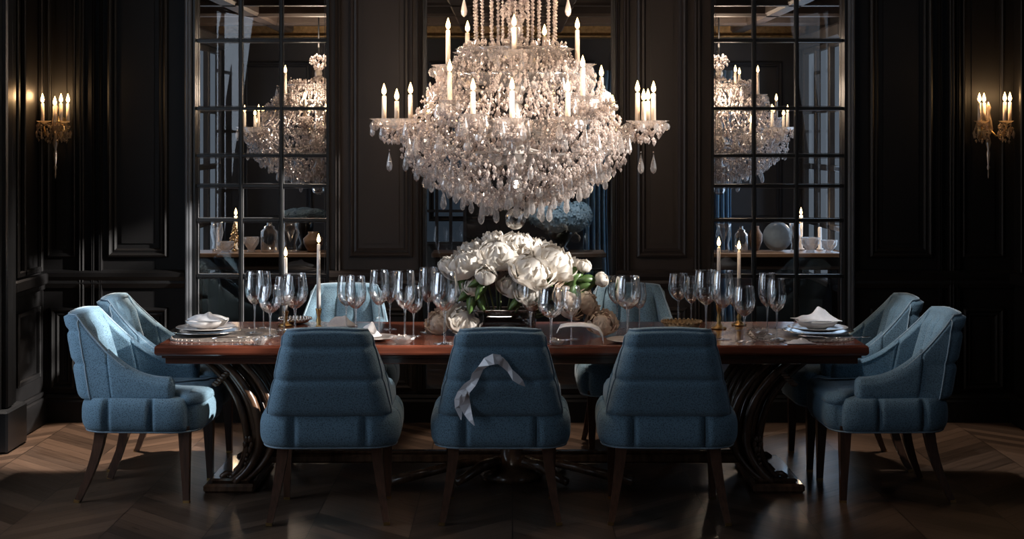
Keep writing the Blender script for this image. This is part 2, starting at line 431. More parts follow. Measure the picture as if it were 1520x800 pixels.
# chair rail and baseboard lengths
def rail(px0, px1, mat, prof):
    mb = MB(); rings = []
    for x in (wx(px0), wx(px1)): rings.append([(x, W - p, z) for p, z in prof])
    mb.loft(rings, True, True, True); return mb
RAILP = [(0, wz(428)), (.02, wz(427)), (.035, wz(420)), (.03, wz(416)), (.05, wz(410)), (.055, wz(404)), (.03, wz(401)), (0, wz(400))]
BASEP = [(0, 0), (.035, 0), (.035, .13), (.025, .145), (.03, .155), (.015, .175), (0, .18)]
lens = [(60, 276, M['wall']), (490, 627, M['pilaster']), (914, 1054, M['pilaster']), (1266, 1508, M['wall'])]
for k, (a, b, m) in enumerate(lens):
    tn[0] += 1; struct(rail(a, b, m, RAILP).build('trim_%d' % tn[0], m, smooth=False))
for k, (a, b, m, nm) in enumerate(((55, 627, M['wall'], 'baseboard_left'), (627, 914, M['wall'], 'baseboard_back'), (914, 1508, M['wall'], 'baseboard_right'))):
    struct(rail(a, b, m, BASEP).build(nm, m, smooth=False))

# mirrors of the back wall, built as glazed openings
def window(n, x0, x1, verts, rows, outer):
    fr = .018
    mb = MB()
    mb.box(x0, x0 + fr, W - .02, W + WT, WINZ0, WINZ1); mb.box(x1 - fr, x1, W - .02, W + WT, WINZ0, WINZ1)
    mb.box(x0 + fr, x1 - fr, W - .02, W + WT, WINZ0, WINZ0 + .03); mb.box(x0 + fr, x1 - fr, W - .02, W + WT, WINZ1 - .03, WINZ1)
    root = struct(mb.build('window_%d' % n, M['muntin'], smooth=False))
    if verts:
        mb = MB()
        for v in verts: mb.box(v - .0095, v + .0095, W + .005, W + .045, WINZ0 + .03, WINZ1 - .03, .003)
        for r in rows: mb.box(x0 + fr, x1 - fr, W + .008, W + .042, r - .0105, r + .0105, .003)
        mb.build('glazing_bar', M['muntin'], root, smooth=False)
    px = [x0 + fr] + list(verts) + [x1 - fr]; pz = [WINZ0 + .03] + sorted(rows) + [WINZ1 - .03]
    mb = MB(); y = W + .025
    mb2 = MB()
    for i in range(len(px) - 1):
        for j in range(len(pz) - 1):
            a, b, c, d = px[i], px[i + 1], pz[j], pz[j + 1]
            mb.box(a, b, y - .003, y + .003, c, d)
            if verts:
                e = .0125; w = .004
                frame_ring(mb2, a + e, b - e, c + e, d - e, [(0, .0035), (w * .5, .0065), (w, .0035)], y)
    mb.build('pane', M['pane'], root, smooth=False)
    if verts: mb2.build('pane_bevel', M['bevel'], root, smooth=False)
    for side, xx in outer:                        # projecting casing beside the glass
        mb = MB(); w = side * .042
        a, b = min(xx, xx + w), max(xx, xx + w)
        mb.box(a, b, W - .05, W, 0.18, 3.4, .008)
        mb.box(min(xx + w * .45, xx + w * .8), max(xx + w * .45, xx + w * .8), W - .065, W - .05, 0.18, 3.4, .003)
        mb.build('casing', M['casing'], root, smooth=False)
    return root
ROWS = [wz(y) for y in (60, 161, 231, 276, 327, 410, 492)]
window(1, wins[0][0], wins[0][1], [wx(357), wx(417)], ROWS, [(-1, wins[0][0])])
window(2, wins[1][0], wins[1][1], [], [], [])
window(3, wins[2][0], wins[2][1], [wx(1120), wx(1183)], ROWS, [(1, wins[2][1])])

# side walls of the dining room; unseen window openings placed to steer the light
def side_wall(name, x, out, openings, mat):
    mb = MB(); a, b = (x - .16, x) if out < 0 else (x, x + .16)
    ys = -.8
    for (y0, y1, z0, z1) in openings:
        mb.box(a, b, ys, y0, 0, CEIL); mb.box(a, b, y0, y1, 0, z0); mb.box(a, b, y0, y1, z1, CEIL); ys = y1
    mb.box(a, b, ys, W + WT, 0, CEIL)
    return struct(mb.build(name, mat, smooth=False))
OPL = [(2.6, 4.3, .6, 3.1), (6.1, 7.7, .6, 3.1)]
OPR = [(2.6, 4.3, .6, 3.1), (6.15, 8.4, 1.95, 3.25)]  # rear opening trimmed so the sun reaches the left chairs, not the near ones
side_wall('wall_left', XL, -1, OPL, M['wall']); side_wall('wall_right', XR, 1, OPR, M['wall'])
mb = MB(); mb.box(XL - .3, XR + .3, -.95, -.8, 0, CEIL); struct(mb.build('wall_front', M['wall'], smooth=False))
wn = 3
for (x, ops) in ((XL, OPL), (XR, OPR)):
    for (y0, y1, z0, z1) in ops:
        wn += 1; mb = MB(); o = -.10 if x < 0 else .04
        for k in range(5):
            yy = y0 + (y1 - y0 - .03) * k / 4; mb.box(x + o, x + o + .06, yy, yy + .03, z0, z1)
        for k in range(5):
            zz = z0 + (z1 - z0 - .03) * k / 4; mb.box(x + o, x + o + .06, y0 + .03, y1 - .03, zz, zz + .03)
        struct(mb.build('window_%d' % wn, M['muntin'], smooth=False))
# left wall pilaster, mouldings, rail and baseboard (the strip at the photo's left edge)
def ybox(name, x0, x1, y0, y1, z0, z1, mat, ch=.006):
    mb = MB(); mb.box(x0, x1, y0, y1, z0, z1, ch); return struct(mb.build(name, mat, smooth=False))
mb = MB()
mb.box(XL, XL + .045, 8.75, 9.05, 0.0, 3.4, .008); mb.box(XL, XL + .075, 8.80, 8.90, .24, 3.4, .01); mb.box(XL, XL + .06, 8.93, 8.98, .24, 3.4, .008)
mb.box(XL, XL + .10, 8.72, 9.08, 0, .24, .012)
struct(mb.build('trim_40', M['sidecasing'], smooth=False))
mb = MB()
for y in (9.14, 9.27, 9.60): mb.box(XL, XL + .03, y, y + .035, .95, 3.3, .006)
mb.box(XL, XL + .03, 9.175, 9.6, .95, .985, .006)
for y in (9.16, 9.58): mb.box(XL, XL + .025, y, y + .03, .30, .74, .005)
for z in (.30, .71): mb.box(XL, XL + .025, 9.19, 9.58, z, z + .03, .005)
mb.box(XL, XL + .05, 9.05, W - .06, wz(420), wz(404), .008); mb.box(XL, XL + .03, 9.05, W - .06, wz(428), wz(420), .004)
struct(mb.build('trim_41', M['wall'], smooth=False))
mb = MB(); mb.box(XL, XL + .04, 9.08, W - .04, 0, .17, .008); mb.box(XL, XL + .025, 9.08, W - .04, .17, .2, .006); struct(mb.build('baseboard_side', M['wall'], smooth=False))
mb = MB()
for y in (9.0, 9.2, 9.5): mb.box(XR - .03, XR, y, y + .04, .95, 3.3, .006)
mb.box(XR - .05, XR, 8.7, W - .06, wz(420), wz(404), .008); mb.box(XR - .04, XR, 8.7, W - .04, 0, .18, .008)
struct(mb.build('trim_42', M['wall'], smooth=False))

# ================================================================ ADDED ROOM STANDING IN FOR MIRROR REFLECTIONS
FW = 14.5; FC = 2.86
mb = MB(); mb.box(-3.6, 3.8, FW, FW + .1, 0, 3.2); struct(mb.build('wall_far', M['far_wall'], smooth=False))
mb = MB()
for c in (-2.2, -1.25, -.45, .45, 1.25, 2.2):
    for (a, b, z0, z1) in ((c - .33, c + .33, 1.0, 2.5),):
        frame_ring(mb, a, b, z0, z1, PROF, FW)
struct(mb.build('trim_50', M['far_wall'], smooth=False))
mb = MB(); mb.box(-2.9, -2.75, W + WT, FW, 0, 3.2); struct(mb.build('wall_far_left', M['far_wall'], smooth=False))
mb = MB(); mb.box(2.75, 2.9, W + WT, FW, 0, 3.2); struct(mb.build('wall_far_right', M['far_wall'], smooth=False))
mb = MB(); mb.box(-3.0, 3.0, W + WT, FW + .1, FC, FC + .1); struct(mb.build('ceiling_far', M['far_ceiling'], smooth=False))
mb = MB()
for x in (-2.1, -1.25, -.4, .4, 1.25, 2.1): mb.box(x - .07, x + .07, W + WT, FW, FC - .10, FC, .02)
for y in (10.5, 11.5, 12.5, 13.5): mb.box(-2.75, 2.75, y - .07, y + .07, FC - .10, FC, .02)
struct(mb.build('trim_51', M['far_ceiling'], smooth=False))
mb = MB()
mb.box(-2.75, 2.75, FW - .10, FW, FC - .12, FC, .02); mb.box(-2.75, 2.75, FW - .14, FW, FC - .15, FC - .125, .006)
struct(mb.build('trim_52', M['gilt'], smooth=False))
# bright side windows of the added room
for nm, x, sgn in (('window_20', -2.75, 1), ('window_21', 2.75, -1)):
    mb = MB(); x0, x1 = sorted((x, x + sgn * .06))
    for y in (12.55, 13.15, 13.75, 14.3): mb.box(x0, x1, y, y + .07, .5, 2.6, .01)
    for z in (.5, 1.0, 1.5, 2.0, 2.55): mb.box(x0, x1, 12.62, 14.3, z, z + .05, .01)
    mb.box(min(x, x + sgn * .12), max(x, x + sgn * .12), 12.5, 14.4, 2.6, 2.72, .02)
    r = struct(mb.build(nm, M['far_trim'], smooth=False))
    mb = MB(); a, b = sorted((x + sgn * .004, x + sgn * .01)); mb.box(a, b, 12.6, 14.3, .52, 2.58); mb.build('pane', M['skyglass'], r, smooth=False)
# daylight window of the added room, standing in for a reflection, left side
mb = MB(); a, b = X(628, FW), X(690, FW)
for k in range(4): xx = a + (b - a) * k / 3; mb.box(xx - .015, xx + .015, FW - .06, FW, .8, 2.3, .004)
for k in range(6): zz = .8 + 1.5 * k / 5; mb.box(a, b, FW - .055, FW - .005, zz - .012, zz + .012, .003)
r = struct(mb.build('window_22', M['far_wall'], smooth=False))
mb = MB(); mb.box(a, b, FW - .012, FW - .006, .8, 2.3); mb.build('pane', emis('dim_evening_glass', (.35, .48, .65), .05), r, smooth=False)

# ================================================================ CHAIRS
def arc_path():
    a, yr, yf, r = .285, -.27, .15, .085
    pts = []
    n1 = 26
    for i in range(n1): pts.append((-a, yf + (yr + r - yf) * i / n1, -1, 0))
    for i in range(12):
        t = PI + (PI / 2) * i / 12; pts.append((-a + r + r * math.cos(t), yr + r + r * math.sin(t), math.cos(t), math.sin(t)))
    n2 = 40
    for i in range(n2 + 1): pts.append((-a + r + (2 * a - 2 * r) * i / n2, yr, 0, -1))
    left = pts[:n1 + 12]
    right = [(-x, y, -nx, ny) for (x, y, nx, ny) in left[::-1]]
    return pts + right
def channel(z, seams):
    for s0, s1 in zip(seams[:-1], seams[1:]):
        if s0 <= z <= s1:
            t = (z - s0) / (s1 - s0); return 1 - abs(2 * t - 1) ** 7
    return 0
def shell_section(x, y, nx, ny, arm):
    q = max(0, min(1, (y + .215) / .365)); back = 1 - q
    zt = .612 + .308 * (1 - q) ** 2.5
    zt -= .010 * (abs(x) / .285) ** 2 * (1 - arm)
    th = .082
    def pt(off, z):
        k = 1 - .34 * max(0, z - .50) / .42 * (.30 + .70 * back)
        xx = (x - nx * off) * k; yy = (y - ny * off) - .25 * max(0, z - .50) * back - (.02 * back)
        return (xx, yy, z)
    ring = []
    seams = [.50, .672, .828, 1.0]
    nv = 40
    zl = .505
    for i in range(nv + 1):
        z = zl + (zt - .022 - zl) * i / nv
        if arm > .5 and y > -.12: b = .010 * (1 - abs(2 * i / nv - 1) ** 4)
        else: b = .021 * channel(z, seams) * (.22 + .78 * abs(ny))
        ring.append(pt(-b, z))
    for i in range(1, 8):
        t = PI * i / 8
        ring.append(pt(th / 2 - th / 2 * math.cos(t), zt - .022 + .022 * math.sin(t)))
    ui = abs(x) / .285
    for i in range(nv + 1):
        z = zt - .022 - (zt - .022 - .47) * i / nv
        ch = 0
        if y < -.1:
            ch = abs(math.sin(PI * 1.5 * (x / .21 + 1))) ** .6 * .036 * sm(i / 7) if abs(x) < .21 else .006
        ring.append(pt(th - .006 + ch, z))
    return ring
def make_chair():
    root = thing('dining_chair', (0, 0, 0), 'x', 'chair', 'blue dining chairs')
    path = arc_path()
    n = len(path)
    ib = 20                                        # arm / back seam
    # armrests and backrest
    for rng, nm, arm in ((path[:ib + 1], 'armrest', 1), (path[ib:n - ib], 'backrest', 0), (path[n - ib - 1:], 'armrest', 1)):
        rings = [shell_section(*p, arm) for p in rng]
        def dome(ring, dy):
            c = Vector((0, 0, 0))
            for p in ring: c += Vector(p)
            c /= len(ring); out = []
            for k, (s_, o_) in enumerate(((.90, .012), (.72, .020), (.4, .024), (.05, .025))):
                out.append([tuple(c + (Vector(p) - c) * s_ + Vector((0, dy * o_, 0))) for p in ring])
            return out
        if arm:
            if rng[0] is path[0]: rings = dome(rings[0], 1)[::-1] + rings
            else: rings = rings + dome(rings[-1], 1)
        mb = MB(); mb.loft(rings, True, True); mb.build(nm, M['fabric'], root)
    # piping round the outer top edge of the back
    pts = []
    for p in path[ib - 6:n - ib + 6]:
        s_ = shell_section(*p, 0); v = Vector(s_[42]); pts.append(v + Vector((p[2] * .003, p[3] * .003, .002)))
    mb = MB(); mb.tube(pts, .0048, 6); mb.build('piping', M['piping'], root)
    for j in (28, n - 29):
        p = path[j]; s_ = shell_section(*p, 0)
        pts = [Vector(q) + Vector((p[2], p[3], 0)) * .002 for q in s_[:43]]
        mb = MB(); mb.tube(pts, .0042, 6); mb.build('piping', M['piping'], root)
    # seat base with vertical channels
    def rr(hw, y0, y1, r, npc=14, ns=30):
        pts = []
        cs = [((hw - r), (y1 - r), 0), (-(hw - r), (y1 - r), PI / 2), (-(hw - r), (y0 + r), PI), ((hw - r), (y0 + r), 1.5 * PI)]
        for i, (cx, cy, a0) in enumerate(cs):
            for k in range(npc): t = a0 + PI / 2 * k / npc; pts.append((cx + r * math.cos(t), cy + r * math.sin(t), math.cos(t), math.sin(t)))
            nx_ = cs[(i + 1) % 4]; p0 = (cx + r * math.cos(a0 + PI / 2), cy + r * math.sin(a0 + PI / 2)); p1 = (nx_[0] + r * math.cos(nx_[2]), nx_[1] + r * math.sin(nx_[2]))
            for k in range(ns): pts.append((p0[0] + (p1[0] - p0[0]) * k / ns, p0[1] + (p1[1] - p0[1]) * k / ns, math.cos(a0 + PI / 2), math.sin(a0 + PI / 2)))
        return pts
    base = rr(.306, -.275, .29, .13)
    def groove(x, y):
        g = 0
        if y < -.2:
            for s_ in (-.165, .165): g = max(g, math.exp(-((x - s_) / .011) ** 2))
        if abs(x) > .22:
            for s_ in (-.14, .075, .25): g = max(g, math.exp(-((y - s_) / .011) ** 2))
        return g
    rings = []
    for i in range(15):
        t = i / 14; z = .347 + .165 * t; bul = .024 * (1 - abs(2 * t - 1) ** 3.0) - (.02 if i == 0 else 0)
        ring = []
        for (x, y, nx, ny) in base:
            o = bul * (1 - .75 * groove(x, y)) - .016 * groove(x, y); ring.append((x + nx * o, y + ny * o, z))
        rings.append(ring)
    rings.append([(x * .9, y * .9, .515) for (x, y, _, _) in base])
    mb = MB(); mb.loft(rings, True, True); mb.build('seat_base', M['fabric'], root)
    # lower welt
    mb = MB(); pts = [(x + nx * .002, y + ny * .002, .351) for (x, y, nx, ny) in base]; pts.append(pts[0]); mb.tube(pts, .0045, 5, False); mb.build('welt', M['piping'], root)
    # cushion
    cu = rr(.212, -.20, .315, .07)
    rings = []
    for (ins, z) in ((.02, .485), (.002, .495), (0, .515), (.004, .530), (.02, .541), (.06, .547), (.12, .550)):
        ring = []
        for (x, y, nx, ny) in cu:
            w = 1 + (.35 * sm((y - .16) / .08) if y > .16 else 0)
            ring.append(((x - nx * ins) * w, y - ny * ins, z - .012 * sm((y - .1) / .25)))
        rings.append(ring)
    mb = MB(); mb.loft(rings, True, True); mb.build('seat_cushion', M['fabric'], root)
    # legs
    for sx in (-1, 1):
        mb = MB(); pts = []; rad = []
        for i in range(9):
            t = i / 8; pts.append((sx * (.215 + .055 * t ** 1.4), -.195 - .105 * t ** 1.7, .375 * (1 - t))); rad.append(.027 - .0135 * t)
        mb.tube(pts, rad, sq=1.0, flat=True); lg = mb.build('leg', M['legwood'], root)
        mb = MB(); mb.tube([(pts[-1][0], pts[-1][1], .0), (pts[-1][0] - sx * .001, pts[-1][1] + .002, .014)], .0142, sq=1.0, flat=True); mb.build('foot_cap', M['brass'], lg)
        mb = MB(); pts = [(sx * (.245 + .004 * t), .225 + .01 * t, .375 * (1 - t)) for t in (0, .25, .5, .75, 1)]
        mb.tube(pts, [.028, .025, .021, .0175, .0145], sq=1.0, flat=True); lg = mb.build('leg', M['legwood'], root)
        mb = MB(); mb.tube([(pts[-1][0], pts[-1][1], 0), (pts[-1][0], pts[-1][1], .012)], .0152, sq=1.0, flat=True); mb.build('foot_cap', M['brass'], lg)
    return root
# near chairs: facing away (+Y); far chairs face -Y; end chairs face +-X
d1 = 7.42
NEAR = [('blue tweed dining chair with its back to the viewer, left of the ribboned chair', 487, 0.03),
        ('blue tweed dining chair with a pale ribbon knotted on its back', 743, 0),
        ('blue tweed dining chair with its back to the viewer, right of the ribboned chair', 994, -.03)]
chair = make_chair()
chair_objs = []
for i, (lab, px, rz) in enumerate(NEAR):
    loc = (X(px, 7.2), d1, 0)
    if i == 0:
        chair.location = loc; chair.rotation_euler = (0, 0, rz); chair['label'] = lab; c = chair
    else: c = copy_tree(chair, lab, loc, rz)
    chair_objs.append(c)
FAR = [('blue dining chair across the table, behind the lit taper in its gold holder', 505),
       ('blue dining chair across the table, just right of the white bouquet', 940)]
for lab, px in FAR: copy_tree(chair, lab, (X(px, 8.85), 8.86, 0), PI)
copy_tree(chair, 'blue dining chair at the left table end, the nearer of its pair', (-1.815, 7.83, 0), -PI / 2 - .04)
copy_tree(chair, 'blue dining chair at the left table end, behind the nearer one', (-1.84, 8.53, 0), -PI / 2 - .02)
copy_tree(chair, 'blue dining chair at the right table end, the nearer of its pair', (1.845, 7.83, 0), PI / 2 + .03)
copy_tree(chair, 'blue dining chair at the right table end, behind the nearer one', (1.82, 8.53, 0), PI / 2 + .02)
# ribbon on the middle near chair
def ribbon():
    cx, cy = X(743, 7.2), d1
    root = thing('ribbon', (cx, cy - .40, .55), 'pale grey satin ribbon draped on the back of the middle near chair', 'ribbon')
    def RP(px, py, off=0):
        d = 7.0; return P(px, py, d)
    def yback(z): return cy - .315 - .25 * (z - .5)      # outer face of the back
    def strip_(pts, wid, name, offs=0):
        mb = MB(); vs = []
        for i, (px, py, w, tw) in enumerate(pts):
            d = 7.1; x = X(px, d); z = Z(py, d); y = yback(z) - .027 - .035 * sm((.56 - z) / .06) - offs - .012 * math.sin(i * 1.3)
            nxt = pts[min(i + 1, len(pts) - 1)]; prv = pts[max(i - 1, 0)]
            dx, dz = nxt[0] - prv[0], -(nxt[1] - prv[1]); l = math.hypot(dx, dz) or 1
            nx, nz = -dz / l, dx / l; ww = w / 324 / 2
            vs += [(x + nx * ww - cx, y - tw * .016 - (cy - .40), z + nz * ww - .55), (x - nx * ww - cx, y + tw * .006 - (cy - .40), z - nz * ww - .55)]
        fs = [(2 * i, 2 * i + 1, 2 * i + 3, 2 * i + 2) for i in range(len(pts) - 1)]
        mb.add(vs, fs); return solid(mb.build(name, M['ribbon'], root, False), .0015)
    strip_([(779, 570, 1, 0), (773, 563, 8, .6), (765, 556, 11, 1), (757, 547, 8, -1.2), (750, 538, 11, -.6), (742, 530, 13, 0)], 10, 'short_tail', .004)
    strip_([(743, 529, 13, 0), (733, 528, 15, .8), (723, 532, 12, 1.6), (714, 543, 9, -1.2), (707, 554, 13, -.6), (702, 566, 10, 1.2), (695, 576, 7, 2), (690, 587, 14, -1), (690, 599, 17, -.5), (695, 611, 12, .6), (700, 620, 7, 1), (705, 628, 1, 0)], 14, 'long_tail')
    strip_([(703, 560, 4, 0), (693, 569, 9, -.8), (686, 581, 13, 1), (682, 593, 15, .6), (681, 604, 11, -.6), (685, 620, 1, 0)], 12, 'under_tail', -.007)
    mb = MB(); q = Vector((X(741, 7.1) - cx, yback(Z(529, 7.1)) - .027 - (cy - .40), Z(529, 7.1) - .55)); mb.ball(q, .020, 10, 7, (1, .5, .8)); mb.build('knot', M['ribbon'], root)
ribbon()

# ================================================================ TABLE
TX0, TX1, TY0, TY1 = X(229, 7.62), X(1290, 7.62), 7.62, 8.62
TCX = (TX0 + TX1) / 2
table = thing('dining_table', (TCX, 8.12, 0), 'long mahogany dining table on carved curved pedestals', 'table')
def slab(mb, x0, x1, y0, y1, prof):
    mb.loft([[(x0 + i, y0 + i, z), (x1 - i, y0 + i, z), (x1 - i, y1 - i, z), (x0 + i, y1 - i, z)] for i, z in prof], True, True, True)
hx = (TX1 - TX0) / 2
mb = MB(); slab(mb, -hx, hx, -.5, .5, [(.012, .708), (.004, .714), (0, .722), (0, .748), (.004, .756), (.012, .76)])
mb.build('tabletop', M['tablewood'], table, smooth=False)
mb = MB(); slab(mb, -hx, hx, -.5, .5, [(.06, .66), (.045, .665), (.045, .690), (.03, .695), (.03, .7075)])
mb.build('apron', M['tabledark'], table, smooth=False)
def bracket(sx, yo):
    """one fluted C-scroll leg, in the table's frame; sx = side, yo = depth offset"""
    d = 8.12 + yo
    if sx < 0: px = [(306, 541), (333, 566), (356, 600), (368, 640), (370, 675), (360, 703), (343, 722)]
    else: px = [(1196, 541), (1166, 566), (1140, 600), (1126, 640), (1124, 675), (1136, 703), (1153, 722)]
    sx_, mbx = sx, MB()
    base = [Vector((X(a, 8.0) - TCX, 0, Z(b, 8.0))) for a, b in px]
    z0 = base[-1].z; 
    base = [Vector((p.x, 0, .66 + (p.z - base[0].z) * (.66 - .045) / (base[0].z - z0))) for p in base]
    # smooth resample
    def cr(t):
        n = len(base) - 1; i = min(int(t * n), n - 1); u = t * n - i
        p0, p1, p2, p3 = base[max(i - 1, 0)], base[i], base[i + 1], base[min(i + 2, n)]
        return .5 * ((2 * p1) + (p2 - p0) * u + (2 * p0 - 5 * p1 + 4 * p2 - p3) * u * u + (3 * p1 - p0 - 3 * p2 + p3) * u ** 3)
    for k in range(7):                                   # seven ribs fanned over the width
        off = (k - 3) / 3
        pts, rad = [], []
        for i in range(19):
            t = i / 18; p = cr(t)
            spread = .055 * (1 - t) ** 1.3 + .040 + .012 * math.sin(t * PI)
            depth = .055 + .012 * math.cos(t * PI * 2)
            pts.append((p.x - sx * ((off + 1) * spread + .01), yo + depth * math.sin(k * 1.7) * .8, p.z)); rad.append(.0135 + .006 * math.sin(PI * t) + (.004 if k % 2 else 0))
        mbx.tube(pts, rad, 7)
    leg = mbx.build('leg', M['carved'], table)
    e = cr(1); mbx = MB()
    pts = []
    for i in range(15): a = i / 14 * 2.6 * PI; r = .040 * (1 - i / 17); pts.append((e.x + sx * (r * math.cos(a)) - sx * .015, yo, .048 + r * math.sin(a)))
    mbx.tube(pts, [.016 * (1 - i / 30) for i in range(15)], 7); mbx.build('scroll_foot', M['carved'], leg)
    mbx = MB(); c = cr(.62)
    for k in range(6):
        a = k / 6 * PI * 2; mbx.ball((c.x - sx * .025 + .016 * math.cos(a), yo - .05, c.z + .03 * math.sin(a)), .013, 8, 5, (1, 1, 1.5))
    for k in range(4): mbx.ball((c.x + sx * (-.02 + .004 * k), yo - .05, c.z - .05 - .024 * k), .011, 8, 5)
    mbx.build('carved_ornament', M['carved'], leg); mbx = MB()
    c = cr(.14)
    for k in range(7):
        mbx.ball((c.x + sx * (-.08 + .012 * k), yo - .055, c.z + .02 - .012 * k), .016, 8, 5, (1.4, .7, .7))
    mbx.build('carved_ornament', M['carved'], leg)
for sx in (-1, 1):
    for yo in (-.26, .22): bracket(sx, yo)
    xx = (X(352, 8) if sx < 0 else X(1145, 8)) - TCX
    mb = MB(); mb.box(xx - .13, xx + .13, -.36, .32, .0, .045, .012); mb.box(xx - .10, xx + .10, -.32, .28, .045, .065, .01)
    mb.build('plinth', M['carved'], table, smooth=False)
    mb = MB()
    for k in range(5):                                    # inner S-braces that lean towards the middle
        pts = []; o = k * .022
        for i in range(13):
            t = i / 12; pts.append((xx - sx * (.02 + o + .17 * math.sin(t * PI * .9) - .30 * t * t * .3), -.10 + .05 * k, .66 - .60 * t))
        mb.tube(pts, [.011 + .008 * math.sin(PI * i / 12) for i in range(13)], 6)
    mb.build('inner_brace', M['carved'], table)
mb = MB()
mb.box(X(352, 8) - TCX + .13, X(1145, 8) - TCX - .13, -.045, .045, .085, .13, .01)
mb.box(X(352, 8) - TCX + .13, X(1145, 8) - TCX - .13, -.03, .03, .13, .145, .008)
mb.build('stretcher', M['carved'], table, smooth=False)
for sx in (-1, 1):
    mb = MB(); mb.tube([(sx * .62, -.22, .03), (sx * .40, -.10, .06), (sx * .12, 0, .105)], [.028, .025, .022], 8); mb.build('stretcher_scroll', M['carved'], table)
mb = MB(); mb.lathe([(.001, .0), (.16, 0), (.17, .03), (.12, .05), (.07, .085), (.055, .20), (.075, .34), (.06, .50), (.10, .60), (.13, .66), (.001, .66)], 20)
mb.build('central_column', M['carved'], table)
for k in range(4):
    a = PI / 4 + k * PI / 2; mb = MB()
    mb.tube([(.10 * math.cos(a), .10 * math.sin(a), .10), (.22 * math.cos(a), .2 * math.sin(a), .09), (.34 * math.cos(a), .26 * math.sin(a), .04), (.40 * math.cos(a), .30 * math.sin(a), .022)], [.035, .03, .024, .02], 8)
    mb.build('column_foot', M['carved'], table)

# ================================================================ CHANDELIER
CD = 8.1; CS = F / CD; CX = X(765, CD); CB = Z(341, CD)
def cz(py): return (341 - py) / CS
def cr_(px): return px / CS
flame_mesh = None
def flame_me():
    mb = MB(); h = .060; r = .0125
    mb.lathe([(.0015, 0), (r * .75, h * .12), (r, h * .3), (r * .8, h * .52), (r * .42, h * .78), (.0008, h)], 10, cap=True)
    mb.cur = 1
    mb.lathe([(.001, h * .08), (r * .45, h * .2), (r * .5, h * .36), (.001, h * .6)], 8)
    return mb.mesh('flame', [M['flame'], M['flamecore']])
FLAME = flame_me()
def candle_into(parent, x, y, z0, z1, r=.0125, mat='candle', flame=True, fs=1.0, top=False):
    mb = MB(); mb.lathe([(.001, 0), (r * 1.05, 0), (r, (z1 - z0) * .5), (r * .93, z1 - z0 - .003), (r * .6, z1 - z0), (.001, z1 - z0 - .001)], 12)
    mb.tube([(0, 0, z1 - z0 - .002), (0, 0, z1 - z0 + .008)], .0015, 5)
    c = mb.build('candle', M[mat], parent, loc=(x, y, z0))
    if flame:
        f = link('flame', FLAME, c, (0, 0, z1 - z0 + .004)); f.scale = (fs, fs, fs); f['label'] = 'warm glowing flame'
    return c
def bobeche_me(R, mat):
    mb = MB(); h = R * .42
    mb.lathe([(R * .12, -h * .9), (R * .35, -h * .75), (R * .75, -h * .25), (R, .02 * R + 0), (R * 1.02, h * .06), (R * .74, -h * .12), (R * .3, -h * .5), (.002, -h * .5)], 32, wob=lambda i, j: .05 * math.cos(j * PI * .5) if i in (2, 3, 4) else 0)
    return mb.mesh('drip_dish', M[mat])
def drop_me(L, R, n=8):
    mb = MB()
    prof = [(.0006, 0), (R * .35, -L * .22), (R * .78, -L * .5), (R, -L * .72), (R * .72, -L * .9), (.0006, -L)]
    mb.lathe(prof, n, flat=True); mb.bead((0, 0, .008), .0045, .006, .006)
    return mb.mesh('crystal_drop', M['crystaldrop'], False)
def disc_me(R):
    mb = MB(); mb.lathe([(.0006, -2 * R), (R * .7, -1.7 * R), (R, -R), (R * .7, -.3 * R), (.0006, 0)], 8, flat=True); mb.bead((0, 0, .007), .004, .005, .005)
    for i, v in enumerate(mb.v): mb.v[i] = (v[0], v[1] * .55, v[2])
    return mb.mesh('crystal_drop', M['crystaldrop'], False)
DROPS = [drop_me(.085, .0145), drop_me(.105, .017), disc_me(.021), disc_me(.027), drop_me(.065, .012)]
DISHES = [  # dx, dish y, depth px (negative = towards the camera), radius px, candles (dx, flame bottom..top y, ddepth)
    (-175, 177, 0, 40, [(-20, 142, 0), (0, 150, -14), (19, 140, 6)]),
    (-133, 193, 60, 24, [(0, 167, 0)]),
    (-5, 178, -178, 25, [(0, 140, 0)]),
    (72, 176, -165, 24, [(0, 142, 0)]),
    (194, 180, -20, 31, [(-14, 138, 4), (-6, 151, -10), (2, 150, 10), (9, 139, -3)]),
    (149, 190, 70, 24, [(0, 157, 0)]),
    (-93, 152, -110, 20, [(0, 112, 0)]),
    (95, 146, -110, 22, [(0, 106, 0)]),
    (130, 150, 40, 24, [(0, 113, 0)]),
    (-59, 172, -150, 20, [(0, 140, 0)]),
    (-99, 98, -20, 24, [(0, 46, 0)]),
    (92, 96, 0, 27, [(0, 44, 0)]),
    (-72, 76, 35, 22, [(0, 46, 0)]),
    (-2, 80, -85, 30, [(0, 46, 0)]),
    (60, 182, 170, 24, [(0, 140, 0)]), (-70, 182, 165, 24, [(0, 140, 0)]), (45, 98, 85, 22, [(0, 48, 0)]),
]
PROFC = [(-60, 40), (0, 58), (58, 62), (66, 84), (84, 78), (96, 100), (112, 118), (140, 134), (170, 148), (200, 166), (232, 168), (252, 154), (270, 126), (288, 96), (300, 58), (312, 16)]
def crad(py):
    for (a, ra), (b, rb) in zip(PROFC[:-1], PROFC[1:]):
        if a <= py <= b: return ra + (rb - ra) * (py - a) / (b - a)
    return 10
def strand(mb, p, q, sag, step=.0155, r=.0062):
    p, q = Vector(p), Vector(q); L = (q - p).length + sag; n = max(3, int(L / step))
    for i in range(n + 1):
        t = i / n; c = p.lerp(q, t); c.z -= sag * 4 * t * (1 - t)
        rr = r * (.8 + .5 * rnd.random()); mb.bead(c, rr, rr * 1.15, rr * 1.15, 6, rnd.random() * 3)
